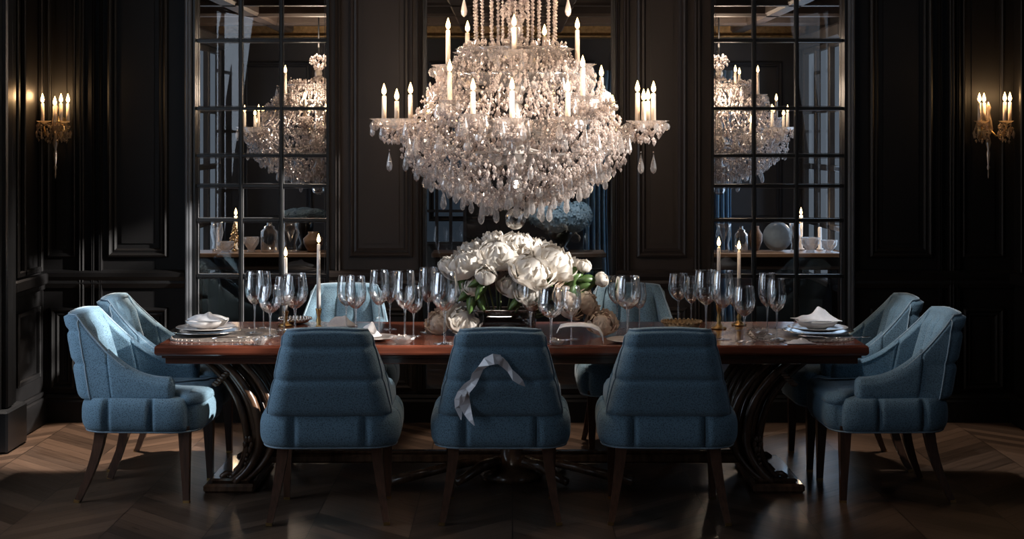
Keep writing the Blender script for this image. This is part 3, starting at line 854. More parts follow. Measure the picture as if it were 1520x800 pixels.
def make_chandelier():
    root = thing('chandelier', (CX, CD, CB), 'tiered crystal chandelier with lit candles hanging over the dining table', 'chandelier')
    # stem, tier bowls
    mb = MB()
    prof = [(.001, cz(305)), (.03, cz(300)), (.06, cz(280)), (.03, cz(262)), (.05, cz(240)), (.085, cz(215)), (.04, cz(190)), (.03, cz(150)), (.055, cz(120)), (.03, cz(95)), (.022, cz(60)), (.035, cz(45)), (.008, cz(20))]
    mb.lathe(prof, 16, cap=True); mb.build('stem', M['silverarm'], root)
    mb = MB(); mb.tube([(0, 0, cz(22)), (0, 0, CEIL - CB - .04)], .007, 8); mb.build('hanging_rod', M['muntin'], root)
    mb = MB(); z = CEIL - CB; mb.lathe([(.001, z - .08), (.03, z - .08), (.07, z - .05), (.10, z - .015), (.10, z - .0005), (.001, z - .0005)], 24); mb.build('ceiling_rose', M['silver'], root)
    for (py, r) in ((74, 84), (112, 104), (180, 120), (228, 100)):
        mb = MB(); R = cr_(r); h = .06
        mb.lathe([(R * .3, cz(py) - h), (R * .7, cz(py) - h * .7), (R, cz(py)), (R * 1.04, cz(py) + .004), (R * .72, cz(py) - h * .55), (R * .3, cz(py) - h * .85)], 40, wob=lambda i, j: .03 * math.cos(j * PI * .5) if i in (2, 3) else 0)
        mb.build('tier_bowl', M['crystaldrop'], root)
    bd = {}
    for (dx, py, dep, R, cands) in DISHES:
        x, y = cr_(dx), cr_(dep); r = math.hypot(x, y); a = math.atan2(y, x); z = cz(py)
        # arm
        mb = MB(); pts = []
        zb = z - .17 if py > 120 else z - .12
        for i in range(13):
            t = i / 12; rr = .05 + (r - .05) * t
            zz = zb + .03 - .05 * math.sin(PI * min(1, t * 1.15)) + (z - zb - .05) * t ** 2.6
            pts.append((rr * math.cos(a), rr * math.sin(a), zz))
        mb.tube(pts, [.0085] * 13, 8); mb.build('arm', M['silverarm'], root)
        if R not in bd: bd[R] = bobeche_me(cr_(R), 'crystaldrop')
        link('drip_dish', bd[R], root, (x, y, z))
        for (cdx, fy, dd) in cands:
            candle_into(root, x + cr_(cdx), y + cr_(dd), z - .02, cz(fy), r=.0125, fs=1.0)
    # the big faceted ball below
    import bmesh
    bm = bmesh.new(); bmesh.ops.create_icosphere(bm, subdivisions=3, radius=.056); me = bpy.data.meshes.new('crystal_ball'); bm.to_mesh(me); bm.free(); me.materials.append(M['cut'])
    for v in me.vertices: v.co *= 1 + rnd.uniform(-.03, .03)
    link('crystal_ball', me, root, (0, 0, .056))
    mb = MB(); mb.lathe([(.008, .112), (.012, .13), (.006, .15), (.014, .165), (.01, .19)], 8, flat=True); mb.build('ball_neck', M['crystal'], root)
    # beads: body, column strands, swags
    mb = MB()
    for k in range(6200):
        py = 62 + 243 * rnd.random() ** .9
        R = cr_(crad(py)) * (.70 + .33 * rnd.random()); a = rnd.random() * 2 * PI
        s_ = .0048 + .0062 * rnd.random(); el = 1 + rnd.random() * 1.6
        mb.bead((R * math.cos(a), R * math.sin(a), cz(py)), s_, s_ * el, s_ * el * .8, 6, rnd.random() * 3)
    for k in range(240):
        py = rnd.uniform(0, 64); R = cr_(16 + 10 * math.sin(py / 9)) * (.5 + .5 * rnd.random()); a = rnd.random() * 2 * PI
        s_ = .006 + .006 * rnd.random(); mb.bead((R * math.cos(a), R * math.sin(a), cz(py)), s_, s_ * 1.6, s_ * 1.2, 6, a)
    main_mb = mb; mb = MB()
    mb.lathe([(cr_(58), cz(-78)), (cr_(84), cz(-74)), (cr_(84), cz(-70)), (cr_(58), cz(-74))], 32)
    for px in (689, 843):
        x = cr_(px - 765); mb.tube([(x, -.02, cz(-72)), (x, -.02, cz(-6))], .0015, 5)
        me = DROPS[1]; mb.add([(v.co.x + x, v.co.y - .02, v.co.z + cz(-4)) for v in me.vertices], [tuple(p.vertices) for p in me.polygons], True)
    for k in range(20):
        a = 2 * PI * k / 20; r0, r1 = cr_(62), cr_(60)
        strand(mb, (r0 * math.cos(a), r0 * math.sin(a), cz(-75)), (r1 * math.cos(a), r1 * math.sin(a), cz(62)), 0, .017, .0085)
    for k in range(12):
        a = 2 * PI * (k + .5) / 12; r0 = cr_(36)
        strand(mb, (r0 * math.cos(a), r0 * math.sin(a), cz(-75)), (r0 * math.cos(a), r0 * math.sin(a), cz(64)), 0, .019, .0095)
    o = mb.build('column_strands', M['crystal'], root, False); o['kind'] = 'stuff'; mb = main_mb
    for k in range(26):
        a = 2 * PI * k / 26
        strand(mb, (cr_(80) * math.cos(a), cr_(80) * math.sin(a), cz(74)), (cr_(148) * math.cos(a + .1), cr_(148) * math.sin(a + .1), cz(172)), .05)
    for k in range(34):
        a = 2 * PI * k / 34
        strand(mb, (cr_(160) * math.cos(a), cr_(160) * math.sin(a), cz(196)), (cr_(60) * math.cos(a + .05), cr_(60) * math.sin(a + .05), cz(296)), .02)
    for (dx, py, dep, R, cands) in DISHES:
        x, y, z = cr_(dx), cr_(dep), cz(py)
        ai = math.atan2(-y, -x)
        er = cr_(min(120, crad(max(64, py - 24)) * .85)); ex, ey = er * math.cos(ai + PI), er * math.sin(ai + PI)
        for j in range(3): strand(mb, (x + cr_(R * .7) * math.cos(ai + j - 1), y + cr_(R * .7) * math.sin(ai + j - 1), z - .015), (ex, ey, cz(py - 20 + 30 * j)), .06)
        for k in range(int(R * 2.6)):           # clustered beads hanging under each dish
            a = rnd.random() * 2 * PI; rr = cr_(R) * math.sqrt(rnd.random()); dz = rnd.random()
            s_ = .007 + .006 * rnd.random()
            mb.bead((x + rr * (1 - .45 * dz) * math.cos(a), y + rr * (1 - .45 * dz) * math.sin(a), z - .02 - .10 * dz * min(1, R / 32)), s_, s_ * 1.6, s_ * 1.2, 6, rnd.random())
    o = mb.build('crystal_beads', M['crystal'], root, False); o['kind'] = 'stuff'
    # hanging drops: the hundred largest are parts of their own
    spots = []
    for (dx, py, dep, R, cands) in DISHES:
        n = 9 if R > 28 else 5
        for k in range(n):
            a = 2 * PI * (k + .3) / n; spots.append((cr_(dx) + cr_(R * .95) * math.cos(a), cr_(dep) + cr_(R * .95) * math.sin(a), cz(py) - .008, rnd.choice((0, 1, 2, 3))))
        if R > 28: 
            for q in (-.3, .3): spots.append((cr_(dx + R * q), cr_(dep), cz(py + 48), 1))
    for (py, r, n, ids) in ((196, 178, 30, (1, 2, 0)), (206, 160, 34, (3, 0)), (236, 150, 34, (1, 2)), (256, 134, 32, (0, 3, 2)), (272, 108, 28, (1, 3)), (284, 82, 22, (0, 1)), (296, 52, 14, (4, 1)), (84, 80, 22, (4, 2)), (116, 112, 26, (0, 2))):
        for k in range(n):
            a = 2 * PI * (k + rnd.random() * .6) / n; rr = cr_(r * (.92 + .12 * rnd.random()))
            spots.append((rr * math.cos(a), rr * math.sin(a), cz(py + rnd.uniform(-7, 9)), rnd.choice(ids)))
    spots.sort(key=lambda s_: s_[1] - abs(s_[0]) * .5)
    mb = MB()
    for i, (x, y, z, t) in enumerate(spots):
        if i < 100:
            o = link('crystal_drop', DROPS[t], root, (x, y, z)); o.rotation_euler = (0, 0, rnd.random() * 3)
        else:
            me = DROPS[t]
            mb.add([(v.co.x + x, v.co.y + y, v.co.z + z) for v in me.vertices], [tuple(p.vertices) for p in me.polygons], True)
    o = mb.build('crystal_fringe', M['crystaldrop'], root, False); o['kind'] = 'stuff'
    return root
chand = make_chandelier()
rnd.seed(11)
copy_tree(chand, 'added crystal chandelier standing in for the reflection in the left paned glass', (X(473, 13), 13.0, CB), .6, (.98, .98, .98), skip=('crystal_drop', 'column_strands'))
copy_tree(chand, 'added crystal chandelier standing in for the reflection in the right paned glass', (X(1067, 13), 13.0, CB), 2.4, (.98, .98, .98), skip=('crystal_drop', 'column_strands'))

# ================================================================ SCONCES
def make_sconce(px, label, spread):
    x = wx(px); z0 = wz(264)
    root = thing('wall_sconce', (x, W - .05, z0), label, 'wall lamp', 'crystal wall sconces')
    k = 1 / 236.5
    mb = MB(); mb.lathe([(.002, -.035), (.03, -.035), (.045, -.015), (.05, .0), (.002, .0)], 20)
    mb.v = [(v[0], v[2] + .048, v[1] * 1.6 + (264 - 190) * k) for v in mb.v]; mb.build('back_plate', M['brass'], root)
    mb = MB(); mb.lathe([(.002, 0), (.005, .02), (.004, 12 * k), (.011, 16 * k), (.005, 20 * k), (.013, 36 * k), (.007, 42 * k), (.018, 52 * k), (.010, 62 * k), (.03, 72 * k), (.022, 84 * k), (.012, 96 * k), (.018, 104 * k), (.003, 112 * k)], 12)
    for i, v in enumerate(mb.v): mb.v[i] = (v[0], v[1] - .06, v[2])
    mb.build('finial_spike', M['sconce'], root)
    mb = MB(); mb.tube([(0, -.06, 78 * k), (0, -.03, 76 * k), (0, .02, 74 * k)], .008, 8); mb.build('bracket', M['brass'], root)
    fr = mb = MB()
    for dx, cds in spread:
        am = MB(); am.tube([(0, -.06, 74 * k), (dx * k * .4, -.08, 62 * k), (dx * k * .8, -.09, 64 * k), (dx * k, -.09, 76 * k)], .007, 8); am.build('arm', M['brass'], root)
        R = .048
        link('drip_dish', bobeche_me(R, 'sconce'), root, (dx * k, -.09, 84 * k))
        for j in range(70):
            a = rnd.random() * 2 * PI; rr = R * math.sqrt(rnd.random()); dz = rnd.random() ** 1.4
            s_ = .005 + .004 * rnd.random(); fr.bead((dx * k + rr * math.cos(a), -.09 + rr * math.sin(a), 80 * k - .11 * dz), s_, s_ * 2.0, s_ * 1.2, 6)
        for j in range(8):
            a = j * PI / 4; fr.bead((dx * k + R * math.cos(a), -.09 + R * math.sin(a), 66 * k), .008, .035, .02, 6)
        for cd, fy in cds: candle_into(root, (dx + cd) * k, -.09 + (.02 if cd > 0 else -.012), 82 * k, (264 - fy) * k, .0115, 'candle', True, .95)
    o = fr.build('crystal_beads', M['sconce'], root, False); o['kind'] = 'stuff'
    return root
make_sconce(90, 'crystal candle sconce on the dark wall left of the left window', [(-15, [(-1, 154)]), (13, [(-11, 158), (-2, 154), (6, 154)])])
make_sconce(1459, 'crystal candle sconce on the dark wall right of the right window', [(-12, [(-4, 153), (5, 153)]), (24, [(-3, 152), (7, 152)])])

# ================================================================ TABLEWARE
def glass_parts(cutbase):
    # unit glass: height 1, bowl radius 1
    out = [(.09, .452), (.30, .468), (.62, .52), (.86, .59), (.98, .67), (1.0, .74), (.96, .83), (.89, .93), (.84, 1.0)]
    inn = [(r - .03, z + (.006 if i else .012)) for i, (r, z) in enumerate(out)]; inn[0] = (.02, .470); inn[-1] = (.81, 1.0)
    b = MB(); n = 32
    if cutbase:
        lo = out[:5]
        b.lathe(lo, 20, flat=True, wob=lambda i, j: (.045 if (i + j) % 2 else -.03) if 0 < i < 4 else 0)
        b.cur = 1; b.lathe(out[4:] + inn[::-1], n)
    else:
        b.cur = 1; b.lathe(out + inn[::-1], n)
    bowl = b.mesh('bowl', [M['cut'], M['glass']])
    s = MB(); s.lathe([(.13, .020), (.085, .06), (.075, .2), (.08, .36), (.11, .43), (.17, .455), (.02, .456)], 14, cap=True); stem = s.mesh('stem', M['glassbase'])
    f = MB(); f.lathe([(.80, 0), (.82, .006), (.5, .012), (.2, .022), (.02, .026)], 28); f.lathe([(.80, 0), (.02, .001)], 28); foot = f.mesh('foot', M['glassbase'])
    return bowl, stem, foot
GP = [glass_parts(False), glass_parts(True)]
MATS = [(X(306, 8.02) + .10, 8.0), (X(1214, 8.02) - .10, 8.0)]
def rest(x, y, mg=.05):
    for mx_, my_ in MATS:
        if abs((x - mx_) / (.26 + mg)) ** 3.6 + abs((y - my_) / (.26 + mg)) ** 3.6 < 1: return TOPZ + .0136
    return TOPZ + .0006
def wine_glass(px, rim, foot, hw, var, label):
    d = dtop(foot); s = F / d
    root = thing('wine_glass', (X(px, d), d, rest(X(px, d), d)), label, 'wine glass', 'wine glasses on the dining table')
    root.scale = (hw / s, hw / s, (foot - rim) / s)
    for nm, me in zip(('bowl', 'stem', 'foot'), GP[var]): link(nm, me, root)
    return root
GL = [
 (378, 406, 498, 14.5, 0, 'tall wine glass nearest the left end place setting'),
 (391, 407, 491, 12, 0, 'slim wine glass tucked just behind the leftmost tall glass'),
 (401, 428, 503, 17, 1, 'short round cut crystal wine glass, third from the left end'),
 (422, 414, 494, 15, 1, 'cut crystal wine glass in front of the shorter left taper candle'),
 (438, 406, 502, 19, 1, 'large cut crystal wine glass just right of the shorter left taper'),
 (514, 409, 492, 14, 0, 'wine glass standing right of the gold candle holder, left of a pair'),
 (528, 410, 499, 16, 1, 'wine glass standing right of the gold candle holder, right of a pair'),
 (563, 401, 497, 15, 1, 'tall wine glass above the crumpled napkin between left and middle chairs'),
 (579, 403, 489, 12, 0, 'slim wine glass behind the tall one right of the crumpled napkin'),
 (601, 402, 506, 16, 1, 'tall narrow wine glass in the middle of the cluster left of the bouquet'),
 (614, 425, 499, 14, 1, 'short wine glass right of the tall narrow one, left of the bouquet'),
 (636, 397, 493, 15, 0, 'tallest wine glass left of the bouquet, behind the peony lying on the table'),
 (652, 399, 486, 13, 0, 'slim wine glass just behind the tallest glass left of the bouquet'),
 (660, 404, 510, 20, 1, 'wide wine glass at the table edge in front of the lying white peony'),
 (676, 421, 490, 13, 0, 'small wine glass closest to the bouquet on its left side'),
 (788, 418, 500, 17, 0, 'wine glass standing in front of the bouquet, behind the middle chair corner'),
 (818, 428, 509, 20, 1, 'wide wine glass right of the middle chair, in front of the bouquet'),
 (848, 425, 504, 15, 0, 'wine glass standing by the arched white napkin right of the middle chair'),
 (916, 409, 487, 14, 0, 'rear wine glass right of the bouquet beside the far chair'),
 (932, 410, 500, 20, 1, 'wide front wine glass right of the bouquet beside the far chair'),
 (949, 420, 490, 11, 0, 'narrow wine glass at the right of the trio beside the far chair'),
 (1007, 406, 480, 15, 0, 'tall wine glass behind the gold filigree bowl'),
 (1026, 410, 484, 12, 0, 'slim wine glass right of the tall one behind the gold filigree bowl'),
 (1048, 401, 496, 18, 0, 'tallest wine glass left of the two right tapers'),
 (1073, 402, 504, 17, 1, 'cut crystal wine glass in front of the right lit taper'),
 (1090, 413, 490, 12, 0, 'narrow wine glass between the two right tapers'),
 (1105, 425, 507, 16, 1, 'short round cut crystal glass right of the two tapers'),
 (1139, 409, 501, 14, 0, 'tall wine glass left of the right end plates, rear of a pair'),
 (1153, 418, 507, 14, 1, 'cut crystal wine glass left of the right end plates, front of a pair'),
]
for g in GL: wine_glass(*g)

# taper candles
def taper(px, flame_y, base_y, hold_y, foot_y, lit, label, hlabel):
    d = dtop(foot_y); s = F / d; x = X(px, d)
    hz = (foot_y - hold_y) / s
    root = thing('candlestick', (x, d, TOPZ + .0006), hlabel, 'candle holder', 'gold candlesticks')
    mb = MB(); mb.lathe([(.001, 0), (.040, 0), (.042, .006), (.02, .014), (.010, .03), (.014, hz * .45), (.008, hz * .6), (.013, hz * .75), (.0165, hz - .004), (.0165, hz), (.013, hz + .0), (.001, hz - .002)], 18)
    mb.build('stand', M['brass'], root)
    c = thing('taper_candle', (x, d, TOPZ + .0008 + hz), label, 'candle', 'white taper candles')
    h = (hold_y - base_y) / s
    mb = MB(); mb.lathe([(.001, .0005), (.0118, .0005), (.0105, h * .5), (.0088, h - .004), (.005, h), (.001, h)], 14); mb.build('wax', M['candlew'], c)
    mb = MB(); mb.tube([(0, 0, h - .002), (.001, 0, h + .009)], .0013, 5); mb.build('wick', M['muntin'], c)
    if lit:
        f = link('flame', FLAME, c, (0, 0, h + .006)); f.scale = (.8, .8, .8)
taper(424, 375, 382, 462, 484, True, 'shorter lit white taper among the left wine glasses', 'gold candlestick under the shorter left taper')
taper(473, 352, 362, 458, 490, True, 'tall lit white taper right of the left glass cluster', 'gold candlestick under the tall left taper')
taper(1067, 357, 367, 452, 488, True, 'lit white taper, left of the two right tapers', 'gold candlestick under the left one of the two right tapers')
taper(1097, 362, 372, 455, 483, True, 'lit white taper, right of the two right tapers', 'gold candlestick under the right one of the two right tapers')

def plate_me(R, h, mat, name='plate'):
    mb = MB(); mb.lathe([(.001, 0), (R * .62, 0), (R * .66, .003), (R * .98, h), (R, h + .002), (R * .97, h + .004), (R * .66, .008), (R * .6, .006), (.001, .006)], 40)
    return mb.mesh(name, M[mat])
def bowl_me(R, h, mat):
    mb = MB(); mb.lathe([(.001, 0), (R * .45, 0), (R * .5, .006), (R * .8, h * .4), (R, h), (R * .97, h + .002), (R * .76, h * .45), (R * .4, .012), (.001, .010)], 36)
    return mb.mesh('soup_bowl', M[mat])
def napkin_mesh(seed, w, dpt, h, peak):
    r = random.Random(seed); mb = MB()
    ph = [r.random() * 6 for _ in range(6)]
    def fn(u, v):
        x, y = (u - .5), (v - .5)
        e = max(0, 1 - (2 * abs(x)) ** 2.6) * max(0, 1 - (2 * abs(y)) ** 2.6)
        z = h * e * (.62 + .38 * math.sin(7 * u + ph[0] + 2 * math.sin(5 * v + ph[1])) * .6 + .25 * math.sin(11 * v + ph[2] + 3 * u))
        z += peak * math.exp(-((u - .62) / .13) ** 2 - ((v - .5) / .22) ** 2) * (.8 + .3 * math.sin(20 * u + ph[3]))
        xx = w * x * (1 + .12 * math.sin(6 * v + ph[4])); yy = dpt * y * (1 + .12 * math.sin(6 * u + ph[5]))
        return (xx, yy, max(.001, z))
    mb.grid(fn, 26, 18)
    return mb
def napkin(seed, loc, w, dpt, h, peak, label, rz=0):
    o = napkin_mesh(seed, w, dpt, h, peak).build('napkin', M['napkin'], loc=loc); solid(o, .0025, 1); o.rotation_euler = (0, 0, rz)
    return tag(o, label, 'napkin', 'white linen napkins')
def placemat(x, y, w, dpt, label):
    mb = MB(); n = 48; rings = []
    for (k, z) in ((1, 0), (1.0, .003), (.97, .005), (.6, .004), (.02, .004)):
        rings.append([(w / 2 * k * math.copysign(abs(math.cos(2 * PI * j / n)) ** .55, math.cos(2 * PI * j / n)), dpt / 2 * k * math.copysign(abs(math.sin(2 * PI * j / n)) ** .55, math.sin(2 * PI * j / n)), z) for j in range(n)])
    mb.loft(rings, True, True)
    for j in range(n):
        a = 2 * PI * j / n; mb.ball((w / 2 * .97 * math.copysign(abs(math.cos(a)) ** .55, math.cos(a)), dpt / 2 * .97 * math.copysign(abs(math.sin(a)) ** .55, math.sin(a)), .0065), .006, 6, 4)
    return tag(mb.build('placemat', M['mat'], loc=(x, y, TOPZ + .0005)), label, 'placemat', 'beaded placemats')
def setting(cx, d, side, nlab):
    x = X(cx, d)
    placemat(x + side * -.10, d - .02, .52, .52, 'beaded silver grey placemat under the %s end place setting' % nlab)
    o = link('charger_plate', plate_me(.185, .012, 'silver', 'charger_plate'), None, (x, d, TOPZ + .0136)); tag(o, 'thin silver charger plate at the %s end of the table' % nlab, 'plate', 'charger plates')
    o = link('dinner_plate', plate_me(.155, .016, 'ceramic', 'dinner_plate'), None, (x - side * .0, d, TOPZ + .0266)); tag(o, 'wide taupe dinner plate stacked on the %s end charger' % nlab, 'plate', 'dinner plates')
    o = link('soup_bowl', bowl_me(.112, .042, 'white'), None, (x + side * -.005, d, TOPZ + .0356)); tag(o, 'white soup bowl holding a napkin at the %s end' % nlab, 'bowl', 'white soup bowls')
    return x
xs_ = setting(306, 8.02, -1, 'left')
napkin(3, (xs_ + .005, 8.02, TOPZ + .0785), .19, .17, .030, .030, 'folded white napkin heaped in the left end bowl')
xr_ = setting(1214, 8.02, 1, 'right')
napkin(8, (xr_ - .01, 8.02, TOPZ + .0785), .20, .17, .042, .035, 'folded white napkin heaped in the right end bowl', .2)
napkin(21, (xr_ - .155, 7.695, TOPZ + .001), .13, .075, .022, .012, 'white napkin lying in front of the right end plates by the table edge', .1)
def fork(px, py, rz, label, kind='fork'):
    d = dtop(py)
    root = thing('dinner_' + kind, (X(px, d), d, TOPZ + .0140), label, kind, 'silver cutlery', rz)
    mb = MB(); mb.tube([(-.10, 0, .002), (-.05, 0, .004), (.02, 0, .004), (.04, 0, .003)], [.005, .0035, .0025, .003], 8); mb.build('handle', M['silver'], root)
    mb = MB()
    if kind == 'fork':
        for k in range(4): yy = (k - 1.5) * .006; mb.tube([(.038, yy * .5, .003), (.055, yy, .002), (.095, yy, .005)], [.0028, .002, .0012], 6)
        mb.build('tines', M['silver'], root)
    else:
        mb.ball((.065, 0, .004), .028, 12, 6, (1, .62, .12)); mb.build('spoon_bowl', M['silver'], root)
fork(1213, 505, -.5, 'silver fork lying in front of the right end plates')
fork(1268, 506, .25, 'silver spoon lying in front of the right end plates', 'spoon')
fork(345, 506, .3, 'silver fork lying right of the left end plates')
# crumpled napkin + plate between left and middle near chairs
d = 7.84; x = X(556, d)
o = link('dinner_plate', plate_me(.115, .014, 'ceramic', 'dinner_plate'), None, (x, d, TOPZ + .0005)); tag(o, 'taupe plate at the table edge between the left and middle chairs', 'plate', 'dinner plates')
napkin(5, (x - .035, d, TOPZ + .019), .12, .12, .055, .06, 'crumpled white napkin standing on the plate by the left chair', -.4)
napkin(6, (X(506, 8.42), 8.42, TOPZ + .001), .15, .13, .05, .03, 'white napkin behind the left near chair, below the pair of glasses', .3)
napkin(9, (X(992, 7.90), 7.90, TOPZ + .001), .16, .13, .045, .025, 'white napkin heaped just above the right near chair back')
napkin(12, (X(1037, 7.80), 7.80, TOPZ + .001), .08, .10, .040, .03, 'small white napkin at the corner of the right near chair back', .5)
napkin(14, (X(755, 7.9), 7.9, TOPZ + .001), .09, .09, .045, .03, 'small white napkin peeking above the middle near chair')
d = 7.745; o = link('dinner_plate', plate_me(.115, .014, 'ceramic', 'dinner_plate'), None, (X(934, d), d, TOPZ + .0005)); tag(o, 'taupe plate at the table edge left of the right near chair', 'plate', 'dinner plates')
# arched napkin beside the middle chair
def arch_napkin():
    d = dtop(508); mb = MB()
    pr = [(826, 494), (830, 487), (840, 485), (860, 484.5), (876, 486), (887, 491), (893, 500), (894, 509)]
    def fn(u, v):
        t = u * (len(pr) - 1); i = min(int(t), len(pr) - 2); w = t - i
        px = pr[i][0] * (1 - w) + pr[i + 1][0] * w; py = pr[i][1] * (1 - w) + pr[i + 1][1] * w
        yy = (v - .5) * .10
        return (X(px, d) - X(855, d) + .02 * v * (1 - u), yy, max(.001, (509 - py) * d / F + .004 + .012 * math.sin(3 * v)))
    mb.grid(fn, 21, 6)
    o = mb.build('napkin', M['napkin'], loc=(X(855, d), d - .03, TOPZ)); solid(o, .004, 1); tag(o, 'white linen napkin bent into an arch right of the middle chair', 'napkin', 'white linen napkins')
arch_napkin()
# gold filigree bowl and silver tray, small crystal dishes
def filigree(px, py, R, h, mat, label, name, cat):
    d = dtop(py); root = thing(name, (X(px, d), d, TOPZ), label, cat)
    mb = MB(); mb.lathe([(.001, .002), (R * .6, .002), (R * .8, h * .3), (R, h), (R * .95, h), (R * .74, h * .34), (R * .5, .01), (.001, .01)], 28); mb.build('body', M[mat], root)
    mb = MB()
    for j in range(28): a = 2 * PI * j / 28; mb.ball((R * .98 * math.cos(a), R * .98 * math.sin(a), h), R * .075, 6, 4)
    mb.build('beaded_rim', M[mat], root)
filigree(1012, 492.8, .105, .055, 'basket', 'low gold filigree bowl behind the right near chair', 'filigree_bowl', 'bowl')
filigree(438, 480, .09, .028, 'silver', 'shallow silver dish behind the left near chair', 'silver_dish', 'dish')
def crystal_dish(px, py, R, label, h=.035):
    d = dtop(py); mb = MB()
    mb.lathe([(.001, .001), (R * .5, .001), (R * .95, h * .7), (R, h), (R * .85, h * .8), (R * .45, .01), (.001, .01)], 16, flat=True, wob=lambda i, j: .06 if (i + j) % 2 else -.04)
    r2 = random.Random(int(px))
    for k in range(16): a = r2.random() * 6.28; q = R * .7 * math.sqrt(r2.random()); mb.bead((q * math.cos(a), q * math.sin(a), h * .75 + .012 * r2.random()), .010, .010, .010, 6, a)
    tag(mb.build('crystal_dish', M['crystaldrop'], loc=(X(px, d), d, rest(X(px, d), d))), label, 'dish', 'small crystal dishes')
crystal_dish(386, 512, .036, 'cut crystal dish at the foot of the leftmost wine glasses')
crystal_dish(598, 510, .062, 'wide cut crystal dish at the table edge left of the middle chair')
crystal_dish(1128, 504, .045, 'cut crystal dish between the right tapers and the right end plates')
crystal_dish(735 + 92, 512, .038, 'small cut crystal dish at the table edge right of the middle chair', .025)

# ================================================================ FLOWERS
def peony_me(seed, mat, layers=((6, 1.0, .15), (8, .92, .45), (8, .80, .8), (7, .62, 1.05), (6, .42, 1.25), (4, .25, 1.4))):
    """blossom of radius 1 centred at the origin, petals cupped upward"""
    r = random.Random(seed); mb = MB()
    for li, (n, R, tilt) in enumerate(layers):
        for k in range(n):
            a0 = 2 * PI * (k + r.random() * .5) / n + li; wd = (2.6 / n) * (1 + .3 * r.random()) * 1.35; tl = tilt + r.uniform(-.12, .12)
            ph = r.random() * 6
            def fn(u, v, a0=a0, wd=wd, tl=tl, R=R, ph=ph):
                uu = (u - .5) * 2; el = -1.15 + (1.15 + tl) * v
                wid = wd * (math.sin(PI * min(1, .12 + .80 * v)) ** .6)
                rr = R * (.25 + .75 * math.sin(PI / 2 * min(1, v * 1.25))) * (1 + .03 * math.sin(7 * uu * v + ph) * v + .02 * math.sin(4 * uu + ph))
                rr *= 1 - .10 * (v ** 6) * (1 if tl > .6 else -1)
                az = a0 + uu * wid
                el2 = el - .12 * abs(uu) ** 2 * v
                return (rr * math.cos(el2) * math.cos(az), rr * math.cos(el2) * math.sin(az), rr * math.sin(el2) * .95 + .03 * math.sin(5 * uu + ph) * v ** 3)
            mb.grid(fn, 7, 6)
    mb.ball((0, 0, -.05), .55, 12, 8)
    return mb.mesh('blossom', M[mat])
PEONY = [peony_me(s, 'petal') for s in (1, 2, 3)] + [peony_me(4, 'petalpink')]
BUD = peony_me(9, 'petal', ((5, .95, 1.0), (5, .85, 1.2), (4, .6, 1.35)))
BD = 8.12
VX, VZ = X(745, BD), TOPZ
def peony(px, py, r, dd, var, label, stem=True, leaf=False, tilt=None):
    d = BD + dd; s = F / d; c = P(px, py, d)
    base = Vector((VX + (c.x - VX) * .35, BD + dd * .35, TOPZ + .075))
    root = thing('peony' if var != 'bud' else 'tulip', c, label, 'flower', 'white flowers in the centre vase')
    me = BUD if var == 'bud' else PEONY[var]
    o = link('blossom', me, root); R = r / s * (1 if var == 'bud' else 1.1); o.scale = (R, R, R * (1.25 if var == 'bud' else .92))
    dv = c - Vector((VX, BD, TOPZ + .10)); ax = Vector((0, 0, 1)).rotation_difference((dv.normalized() + Vector((0, -.35, .45))).normalized())
    if tilt: ax = Vector((0, 0, 1)).rotation_difference(Vector(tilt).normalized())
    o.rotation_mode = 'QUATERNION'; o.rotation_quaternion = ax
    if stem:
        mb = MB(); e = base - c; st = ax @ Vector((0, 0, -R * .5))
        mb.tube([st, st * 1.6 + e * .15, e * .6 + st * .5, e], [.006, .005, .005, .005], 7); mb.build('stem', M['stem'], root)
    if leaf:
        for k, (lx, ly, lz) in enumerate(leaf):
            mb = MB()
            def fn(u, v, lx=lx, ly=ly, lz=lz):
                w = math.sin(PI * (.05 + .93 * u)) * .24; L = Vector((lx, ly, lz)); sd = L.cross(Vector((0, 1, .2))).normalized() * L.length * w
                p = L * u * 1.0 + sd * (v - .5) * 2 + Vector((0, -.25 * L.length * math.sin(PI * u) * (1 - 2 * abs(v - .5)), -.15 * L.length * u * u))
                return tuple(p + st * .6)
            mb.grid(fn, 8, 4); solid(mb.build('leaf', M['leaf'], root), .001)
FL = [
 (741, 377, 36, -.05, 0, 'largest round white peony at the upper left middle of the bouquet'),
 (768, 363, 29, .02, 1, 'topmost white peony of the bouquet, under the crystal ball'),
 (786, 366, 24, .06, 2, 'white peony behind and right of the topmost bloom'),
 (790, 400, 34, -.14, 2, 'big white peony at the front centre of the bouquet'),
 (822, 388, 36, -.03, 0, 'big white peony at the right shoulder of the bouquet'),
 (690, 391, 31, -.05, 1, 'white peony on the left side of the bouquet'),
 (702, 370, 22, .04, 2, 'white peony at the upper left rear of the bouquet'),
 (722, 411, 19, -.17, 'bud', 'round closed white bud low at the front left of the bouquet'),
 (664, 395, 15, -.02, 'bud', 'small white bud sticking out at the far left of the bouquet'),
 (845, 447, 27, -.10, 3, 'blush peony hanging low at the right of the vase'),
 (872, 449, 20, -.06, 3, 'smaller blush peony beside the low hanging one'),
 (762, 422, 24, -.10, 1, 'white peony low at the front rim of the vase'),
 (703, 424, 17, -.12, 1, 'white peony drooping low at the left front of the vase'),
 (783, 434, 20, -.16, 2, 'white peony low over the vase rim, below the front centre bloom'),
 (731, 352, 14, .03, 2, 'small white peony behind the left top of the bouquet'),
]
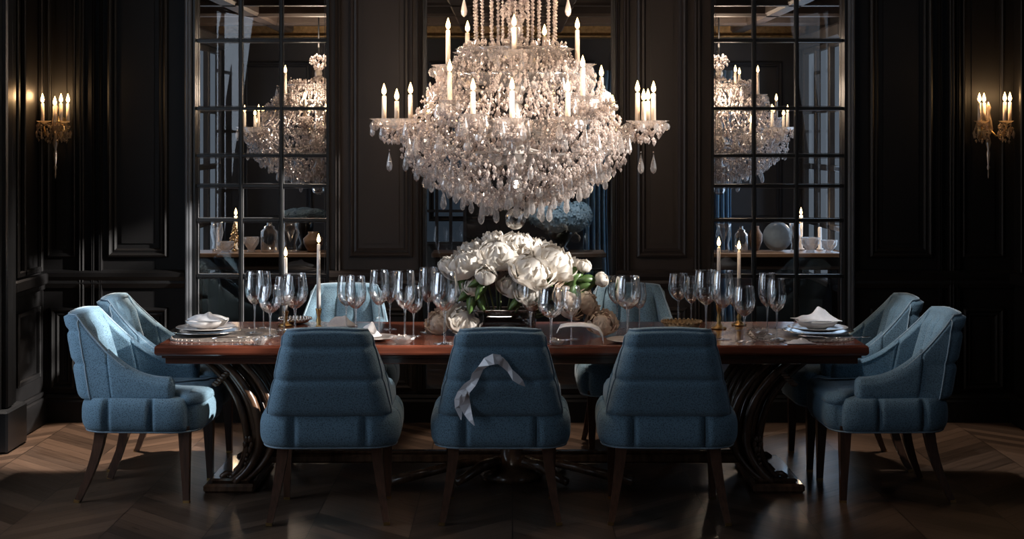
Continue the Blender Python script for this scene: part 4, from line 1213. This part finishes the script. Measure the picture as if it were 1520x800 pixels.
for f in FL:
    lf = None
    if f[0] == 722: lf = [(-.10, -.02, -.02), (-.06, -.03, -.09)]
    if f[0] in (703, 690): lf = [(-.09, -.03, -.05), (.05, -.05, -.10), (-.03, -.05, -.11)]
    if f[0] == 783: lf = [(-.09, -.03, -.06), (.08, -.03, -.05)]
    if f[0] == 790: lf = [(-.10, -.02, -.09), (.12, 0, -.04)]
    if f[0] == 845: lf = [(.05, -.02, .12), (.10, 0, .08), (-.06, -.02, .10)]
    peony(*f, leaf=lf)
peony(866, 397, 13, -.05, 'bud', 'upper white tulip leaning out at the right of the bouquet', tilt=(.25, -.3, .9), leaf=[(-.11, -.01, -.06), (-.08, -.02, -.10), (-.12, .02, -.02)])
peony(891, 416, 13, -.05, 'bud', 'lower white tulip leaning out farthest right of the bouquet', tilt=(.9, -.3, .5), leaf=[(-.14, -.01, -.03), (-.12, -.03, .03)])
def low_flower(px, py, r, foot, var, label, tilt):
    d = dtop(foot); s = F / d; c = P(px, py, d); R = r / s; c.z = max(c.z, TOPZ + R * .80)
    root = thing('peony', c, label, 'flower', 'white flowers lying on the table')
    o = link('blossom', PEONY[var], root); o.scale = (R, R, R * .9); o.rotation_mode = 'QUATERNION'; o.rotation_quaternion = Vector((0, 0, 1)).rotation_difference(Vector(tilt).normalized())
low_flower(690, 475, 28, 497, 1, 'white peony lying on the table left of the middle chair, right of a pair', (.2, -.7, .7))
low_flower(651, 478, 22, 495, 3, 'white peony lying on the table left of the middle chair, left of a pair', (-.5, -.6, .6))
low_flower(893, 484, 24, 498, 3, 'blush white peony lying on the table behind the arched napkin', (.1, -.6, .8))
# vase: low dark glass trough
vase = thing('flower_vase', (VX, BD, TOPZ), 'low smoky glass trough vase holding the white bouquet', 'vase')
mb = MB(); a, b, h = .19, .085, .125
rings = []
for (k, z) in ((.86, .001), (.9, .004), (1.0, h), (.965, h), (.87, .02), (.1, .018)):
    rings.append([(a * k * math.copysign(abs(math.cos(t)) ** .5, math.cos(t)), b * k * math.copysign(abs(math.sin(t)) ** .5, math.sin(t)), z) for t in [2 * PI * j / 40 for j in range(40)]])
mb.loft(rings, True, True); mb.build('bowl', M['darkglass'], vase)
mb = MB(); pts = [(a * math.copysign(abs(math.cos(t)) ** .5, math.cos(t)), b * math.copysign(abs(math.sin(t)) ** .5, math.sin(t)), h) for t in [2 * PI * j / 40 for j in range(41)]]
mb.tube(pts, .004, 6, False); mb.build('rim', M['silver'], vase)

# ================================================================ MODELLED REFLECTIONS: consoles added behind the glass and what stands on them
CDp = 12.7
CTZ = Z(376, CDp)
def console(px0, px1, label):
    x0, x1 = X(px0, CDp), X(px1, CDp)
    root = thing('console_table', ((x0 + x1) / 2, CDp + .2, 0), label, 'console table', 'console tables standing in for reflections')
    w = (x1 - x0) / 2
    mb = MB(); mb.box(-w, w, -.2, .2, CTZ - .035, CTZ, .005); mb.build('top', M['consolewood'], root, smooth=False)
    mb = MB(); mb.box(-w + .03, w - .03, -.17, .17, CTZ - .14, CTZ - .036, .006); mb.build('apron', M['darkwood'], root, smooth=False)
    for sx in (-1, 1):
        for sy in (-1, 1):
            mb = MB(); mb.tube([(sx * (w - .06), sy * .14, CTZ - .14), (sx * (w - .06), sy * .14, 0)], [.03, .02], sq=1, flat=True); mb.build('leg', M['darkwood'], root)
console(282, 520, 'wooden console standing in for the table reflected in the left glass')
console(1028, 1262, 'wooden console standing in for the table reflected in the right glass')
console(640, 900, 'wooden console standing in for the table reflected in the centre glass')
def jar(px, h, r, kind, label, dd=.15):
    d = CDp + dd; s = F / d; hh = h / s; R = r / s
    mb = MB(); m = M['crystaldrop']
    nm, cat = 'glass_vase', 'vase'
    if kind == 'vase': mb.lathe([(.001, 0), (R * .7, 0), (R * .75, hh * .1), (R * .6, hh * .25), (R, hh * .6), (R * .8, hh * .85), (R, hh), (R * .9, hh), (R * .7, hh * .8), (.001, hh * .3)], 16); m = M['cut']
    if kind == 'jar': mb.lathe([(.001, 0), (R, 0), (R, hh * .7), (R * .6, hh * .8), (R * .65, hh * .85), (R * .3, hh * .9), (R * .3, hh), (.001, hh)], 16); nm, cat, m = 'glass_jar', 'jar', M['cut']
    if kind == 'bowl': mb.lathe([(.001, 0), (R * .5, 0), (R * .4, hh * .15), (R * .9, hh * .6), (R, hh), (R * .9, hh), (.001, hh * .3)], 16, flat=True, wob=lambda i, j: .05 if (i + j) % 2 else -.04); nm, cat = 'crystal_bowl', 'bowl'
    if kind == 'dish': mb.lathe([(.001, -.01), (R * .7, -.01), (R, .008), (R, .012), (R * .68, -.002), (.001, -.002)], 28); mb.v = [(v[0], v[2] + .02, v[1] + R) for v in mb.v]; nm, cat, m = 'display_plate', 'plate', M['steel']
    if kind == 'tree':
        for k in range(46): t = k / 46; a = k * 2.4; mb.bead((R * (1 - t) * math.cos(a), R * (1 - t) * math.sin(a), hh * (.14 + .82 * t)), .012, .014, .014, 6, a)
        mb.lathe([(R * .5, 0), (R * .5, .012), (.008, .02), (.006, hh)], 10); nm, cat, m = 'bead_tree', 'ornament', M['gilt']
    if kind == 'brown': mb.lathe([(.001, 0), (R * .5, 0), (R * .95, hh * .4), (R, hh * .65), (R * .5, hh * .9), (R * .55, hh), (.001, hh)], 20); nm, cat, m = 'pottery_vase', 'vase', M['consolewood']
    o = mb.build(nm, m, loc=(X(px, d), d, CTZ + .001)); tag(o, label, cat)
L_, R_ = 'in the left modelled reflection', 'in the right modelled reflection'
jar(322, 46, 10, 'vase', 'glass vase at the left end of the console ' + L_, .26)
jar(335, 16, 13, 'bowl', 'crystal bowl left of the bead tree ' + L_, .085)
jar(348, 42, 9, 'tree', 'gold beaded cone tree on the console ' + L_, .25)
jar(373, 22, 12, 'bowl', 'crystal bowl right of the bead tree ' + L_)
jar(400, 44, 13, 'jar', 'lidded glass jar on the console ' + L_)
jar(431, 46, 14, 'vase', 'tall glass vase on the console ' + L_)
jar(465, 30, 15, 'brown', 'round brown pottery vase on the console ' + L_)
jar(1074, 42, 12, 'vase', 'glass vase at the left of the console ' + R_)
jar(1100, 38, 10, 'jar', 'lidded glass jar on the console ' + R_)
jar(1121, 36, 11, 'brown', 'brown pottery vase on the console ' + R_, .32)
jar(1155, 0, 22, 'dish', 'round blue grey plate standing on the console ' + R_, .2)
jar(1180, 42, 9, 'vase', 'slim glass vase right of the standing plate ' + R_)
jar(1203, 22, 14, 'bowl', 'crystal bowl on the console ' + R_, .1)
jar(1231, 18, 12, 'bowl', 'small crystal bowl at the right end of the console ' + R_, .1)
for px, py, lab, lit in ((350, 325, 'lit candle behind the bead tree ' + L_, 1), (323, 342, 'candle behind the leftmost glass vase ' + L_, 0), (1189, 324, 'lit candle beside the standing plate ' + R_, 1), (1217, 342, 'white candle above the crystal bowls ' + R_, 0)):
    d = CDp + .365; c = thing('candle', (X(px, d), d, CTZ + .001), lab, 'candle', 'candles on the consoles'); h = (376 - py) * d / F
    mb = MB(); mb.lathe([(.001, 0), (.03, 0), (.03, .012), (.016, .018), (.016, h - .01), (.012, h), (.001, h)], 14); mb.build('wax', M['candlew'], c)
    if lit: f = link('flame', FLAME, c, (0, 0, h + .004))
# hydrangeas
def hydrangea(px, py, rx, ry, d, base_z, label, vaselab, mat='petalbluelit', n=150):
    c = P(px, py, d); s = F / d; r = random.Random(int(px))
    root = thing('hydrangea_bunch', c, label, 'flowers', 'hydrangeas standing in for reflections')
    heads = [(0, 0, .2)] + [(math.cos(a) * .62, math.sin(a) * .5, -.1 + .25 * r.random()) for a in [k * PI / 3 + .3 for k in range(6)]]
    for (hx_, hy, hz) in heads:
        mb = MB()
        for k in range(n):
            t = r.random() * 2 * PI; u = r.uniform(-.5, 1); q = math.sqrt(1 - u * u) if abs(u) < 1 else 0
            cx, cy, cz_ = .47 * q * math.cos(t), .47 * q * math.sin(t), .47 * u
            sz_ = .085
            nrm = Vector((cx, cy, cz_)).normalized(); a = nrm.orthogonal().normalized(); b = nrm.cross(a)
            ctr = Vector((cx, cy, cz_)); vs = [ctr]; fs = []
            for j in range(4):
                an = j * PI / 2 + t; p = ctr + (a * math.cos(an) + b * math.sin(an)) * sz_ * 1.5 + nrm * .03
                pl = ctr + (a * math.cos(an - .6) + b * math.sin(an - .6)) * sz_ * 1.1; pr_ = ctr + (a * math.cos(an + .6) + b * math.sin(an + .6)) * sz_ * 1.1
                i0 = len(vs); vs += [pl, p, pr_]; fs.append((0, i0, i0 + 1, i0 + 2))
            mb.add(vs, fs)
        mb.ball((0, 0, 0), .44, 12, 8)
        mb.v = [((v[0] + hx_) * rx / s, (v[1] + hy) * rx / s, (v[2] + hz) * ry / s * 1.25) for v in mb.v]
        mb.build('flower_head', M[mat], root)
    R = rx / s * .45; top = c.z - ry / s * .35
    mb = MB(); hh = top - base_z; mb.lathe([(.001, 0), (R * .6, 0), (R * .65, hh * .1), (R * .4, hh * .2), (R * .9, hh * .65), (R, hh), (R * .85, hh), (.001, hh * .8)], 20)
    tag(mb.build('urn', M['urn'], loc=(c.x, c.y, base_z + .001)), vaselab, 'urn')
hydrangea(832, 325, 44, 36, CDp + .2, CTZ, 'hydrangeas tinted blue, standing in for the bouquet reflected in the centre glass', 'black urn holding hydrangeas in the centre modelled reflection')
hydrangea(452, 318, 32, 12, CDp + .35, CTZ, 'hydrangeas tinted blue in the right column of the left modelled reflection', 'black urn holding hydrangeas in the left modelled reflection')
# blue drapes
def drape(px0, px1, d, label, ztop=2.4):
    x0, x1 = X(px0, d), X(px1, d); mb = MB()
    def fn(u, v):
        x = x0 + (x1 - x0) * u * (1 - .22 * math.sin(PI * v) * (u - .2)); return (x - x0, .035 * math.sin(u * PI * 9 + .4 * v), .02 + (ztop - .02) * v)
    mb.grid(fn, 60, 12); o = mb.build('drape', M['drape'], loc=(x0, d, 0)); solid(o, .004); tag(o, label, 'curtain', 'blue drapes standing in for reflections')
drape(866, 908, 14.2, 'blue drape in the centre modelled reflection, right of the hydrangeas')
drape(1050, 1092, 14.2, 'blue drape in the left column of the right modelled reflection')

# ================================================================ LIGHT
def lamp(name, typ, loc, energy, col, **kw):
    l = bpy.data.lights.new(name, typ); l.energy = energy; l.color = col
    for k, v in kw.items(): setattr(l, k, v)
    o = bpy.data.objects.new(name, l); COL.objects.link(o); o.location = loc; return o
WARM = (1, .66, .38)
def cpt(dx, py, dep, e, r=.04):
    lamp('candle_light', 'POINT', (CX + cr_(dx), CD + cr_(dep), CB + cz(py)), e, WARM2, shadow_soft_size=r)
WARM2 = (1, .76, .56)
for a in ((-175, 118, -14, 6), (194, 118, -30, 6), (-5, 122, -235, 9), (110, 112, -205, 7), (-110, 112, -205, 7), (-110, 22, -40, 3.5), (104, 20, -30, 3.5), (-2, 26, -130, 3.5), (0, 120, 215, 6)): cpt(*a)
for px, d in ((90, W - .16), (1468, W - .16)):
    for dx in (-12, 14): lamp('sconce_light', 'POINT', (wx(px + dx), d, wz(143)), 2.2, (1, .60, .28), shadow_soft_size=.02)
for px, fy, foot in ((424, 372, 484), (473, 350, 490), (1067, 355, 488), (1097, 360, 483)):
    d = dtop(foot); q = P(px, fy, d); lamp('taper_light', 'POINT', q, .35, WARM, shadow_soft_size=.02)
for px in (473, 1067):
    lamp('far_chandelier_light', 'POINT', (X(px, 13), 12.55, CB + cz(100)), 14, WARM2, shadow_soft_size=.1)
    lamp('far_chandelier_light', 'POINT', (X(px, 13) , 13.0, CB + cz(-10)), 8, WARM2, shadow_soft_size=.1)
for px, py in ((350, 318), (1189, 317)):
    q = P(px, py, CDp + .30); lamp('console_candle_light', 'POINT', q, 1.6, WARM, shadow_soft_size=.03)
# area lamps for daylight, added outside the unseen side windows
def aim(o, d): o.rotation_euler = Vector(d).to_track_quat('-Z', 'Y').to_euler()
for (x, ops, en) in ((XL, OPL, (30, 42)), (XR, OPR, (6, 5))):
    for (y0, y1, z0, z1), e in zip(ops, en):
        o = lamp('window_daylight', 'AREA', (x + (-.25 if x < 0 else .25), (y0 + y1) / 2, (z0 + z1) / 2), e, (.72, .84, 1), shape='RECTANGLE', size=y1 - y0, size_y=z1 - z0)
        aim(o, (1 if x < 0 else -1, .25, -.15))
o = lamp('far_room_daylight', 'AREA', (2.6, 13.4, 1.6), 11, (.55, .75, 1), shape='RECTANGLE', size=1.4, size_y=1.8); aim(o, (-1, -.2, 0))
o = lamp('far_room_daylight', 'AREA', (-2.6, 13.4, 1.6), 4, (.6, .78, 1), shape='RECTANGLE', size=1.4, size_y=1.8); aim(o, (1, -.2, 0))
sun = lamp('sun', 'SUN', (6, 6, 5), 10, (1, .95, .88), angle=.02); aim(sun, (-.85, .26, -.305))
def spot(x, y, tgt, e, ang, col=(1, .90, .80), blend=.8, soft=.05):  # unseen spots, added under the ceiling to brighten chosen areas
    o = lamp('added_spot', 'SPOT', (x, y, CEIL - .03), e, col, spot_size=math.radians(ang), spot_blend=blend, shadow_soft_size=soft)
    aim(o, Vector(tgt) - Vector((x, y, CEIL - .03)))
spot(-.1, 5.6, (-.05, 8.1, .95), 70, 22, soft=.25)  # added to brighten the bouquet
for x, e in ((-2.45, 1050), (-1.35, 170), (0.1, 300), (1.45, 130), (2.55, 170)): spot(x, 9.15, (x, 9.0, 0), e, 25, (1, .84, .70), .35)  # added to imitate the sunlit band of floor
spot(-.95, 7.3, (-2.17, 8.12, .90), 400, 16, (.92, .96, 1), .5)  # added for the bright inner backs of the left chairs
spot(1.0, 7.3, (2.0, 8.1, .75), 170, 20, (.95, .97, 1), .5)  # added for the bright edges of the right chairs
spot(2.6, 6.6, (1.75, 7.28, 0), 45, 9, (1, .86, .74), .7)  # added to imitate a fleck of sun on the floor
def far_spot(x, y, tgt, e, ang, col):  # unseen spots added to brighten the hydrangeas and the consoles
    o = lamp('far_added_spot', 'SPOT', (x, y, FC - .13), e, col, spot_size=math.radians(ang), spot_blend=.7, shadow_soft_size=.08); aim(o, Vector(tgt) - Vector((x, y, FC - .13)))
far_spot(.42, 12.0, (X(832, 12.9), 12.9, 1.15), 80, 26, (.80, .90, 1))
for px in (385, 1150): far_spot(X(px, 12.2), 12.0, (X(px, 12.8), 12.8, .95), 75, 44, (1, .84, .68))
w = bpy.data.worlds.new('world'); sc.world = w; w.use_nodes = True
w.node_tree.nodes['Background'].inputs[0].default_value = (.5, .65, .9, 1); w.node_tree.nodes['Background'].inputs[1].default_value = .15

# ================================================================ CAMERA
cam = bpy.data.cameras.new('camera'); cam.sensor_width = 36; cam.lens = F / 1520 * 36; cam.shift_y = -(400 - HOR) / 1520
cam.clip_end = 60
co = bpy.data.objects.new('camera', cam); COL.objects.link(co); co.location = (0, 0, H); co.rotation_euler = (PI / 2, 0, 0); sc.camera = co
sc.view_settings.view_transform = 'Standard'; sc.view_settings.look = 'None'; sc.view_settings.gamma = 1; sc.view_settings.use_curve_mapping = False
sc.view_settings.exposure = .15
cy = sc.cycles; cy.max_bounces = 10; cy.transparent_max_bounces = 24; cy.diffuse_bounces = 4; cy.glossy_bounces = 4; cy.caustics_reflective = False; cy.caustics_refractive = False
cy.sample_clamp_indirect = 4; cy.use_denoising = True
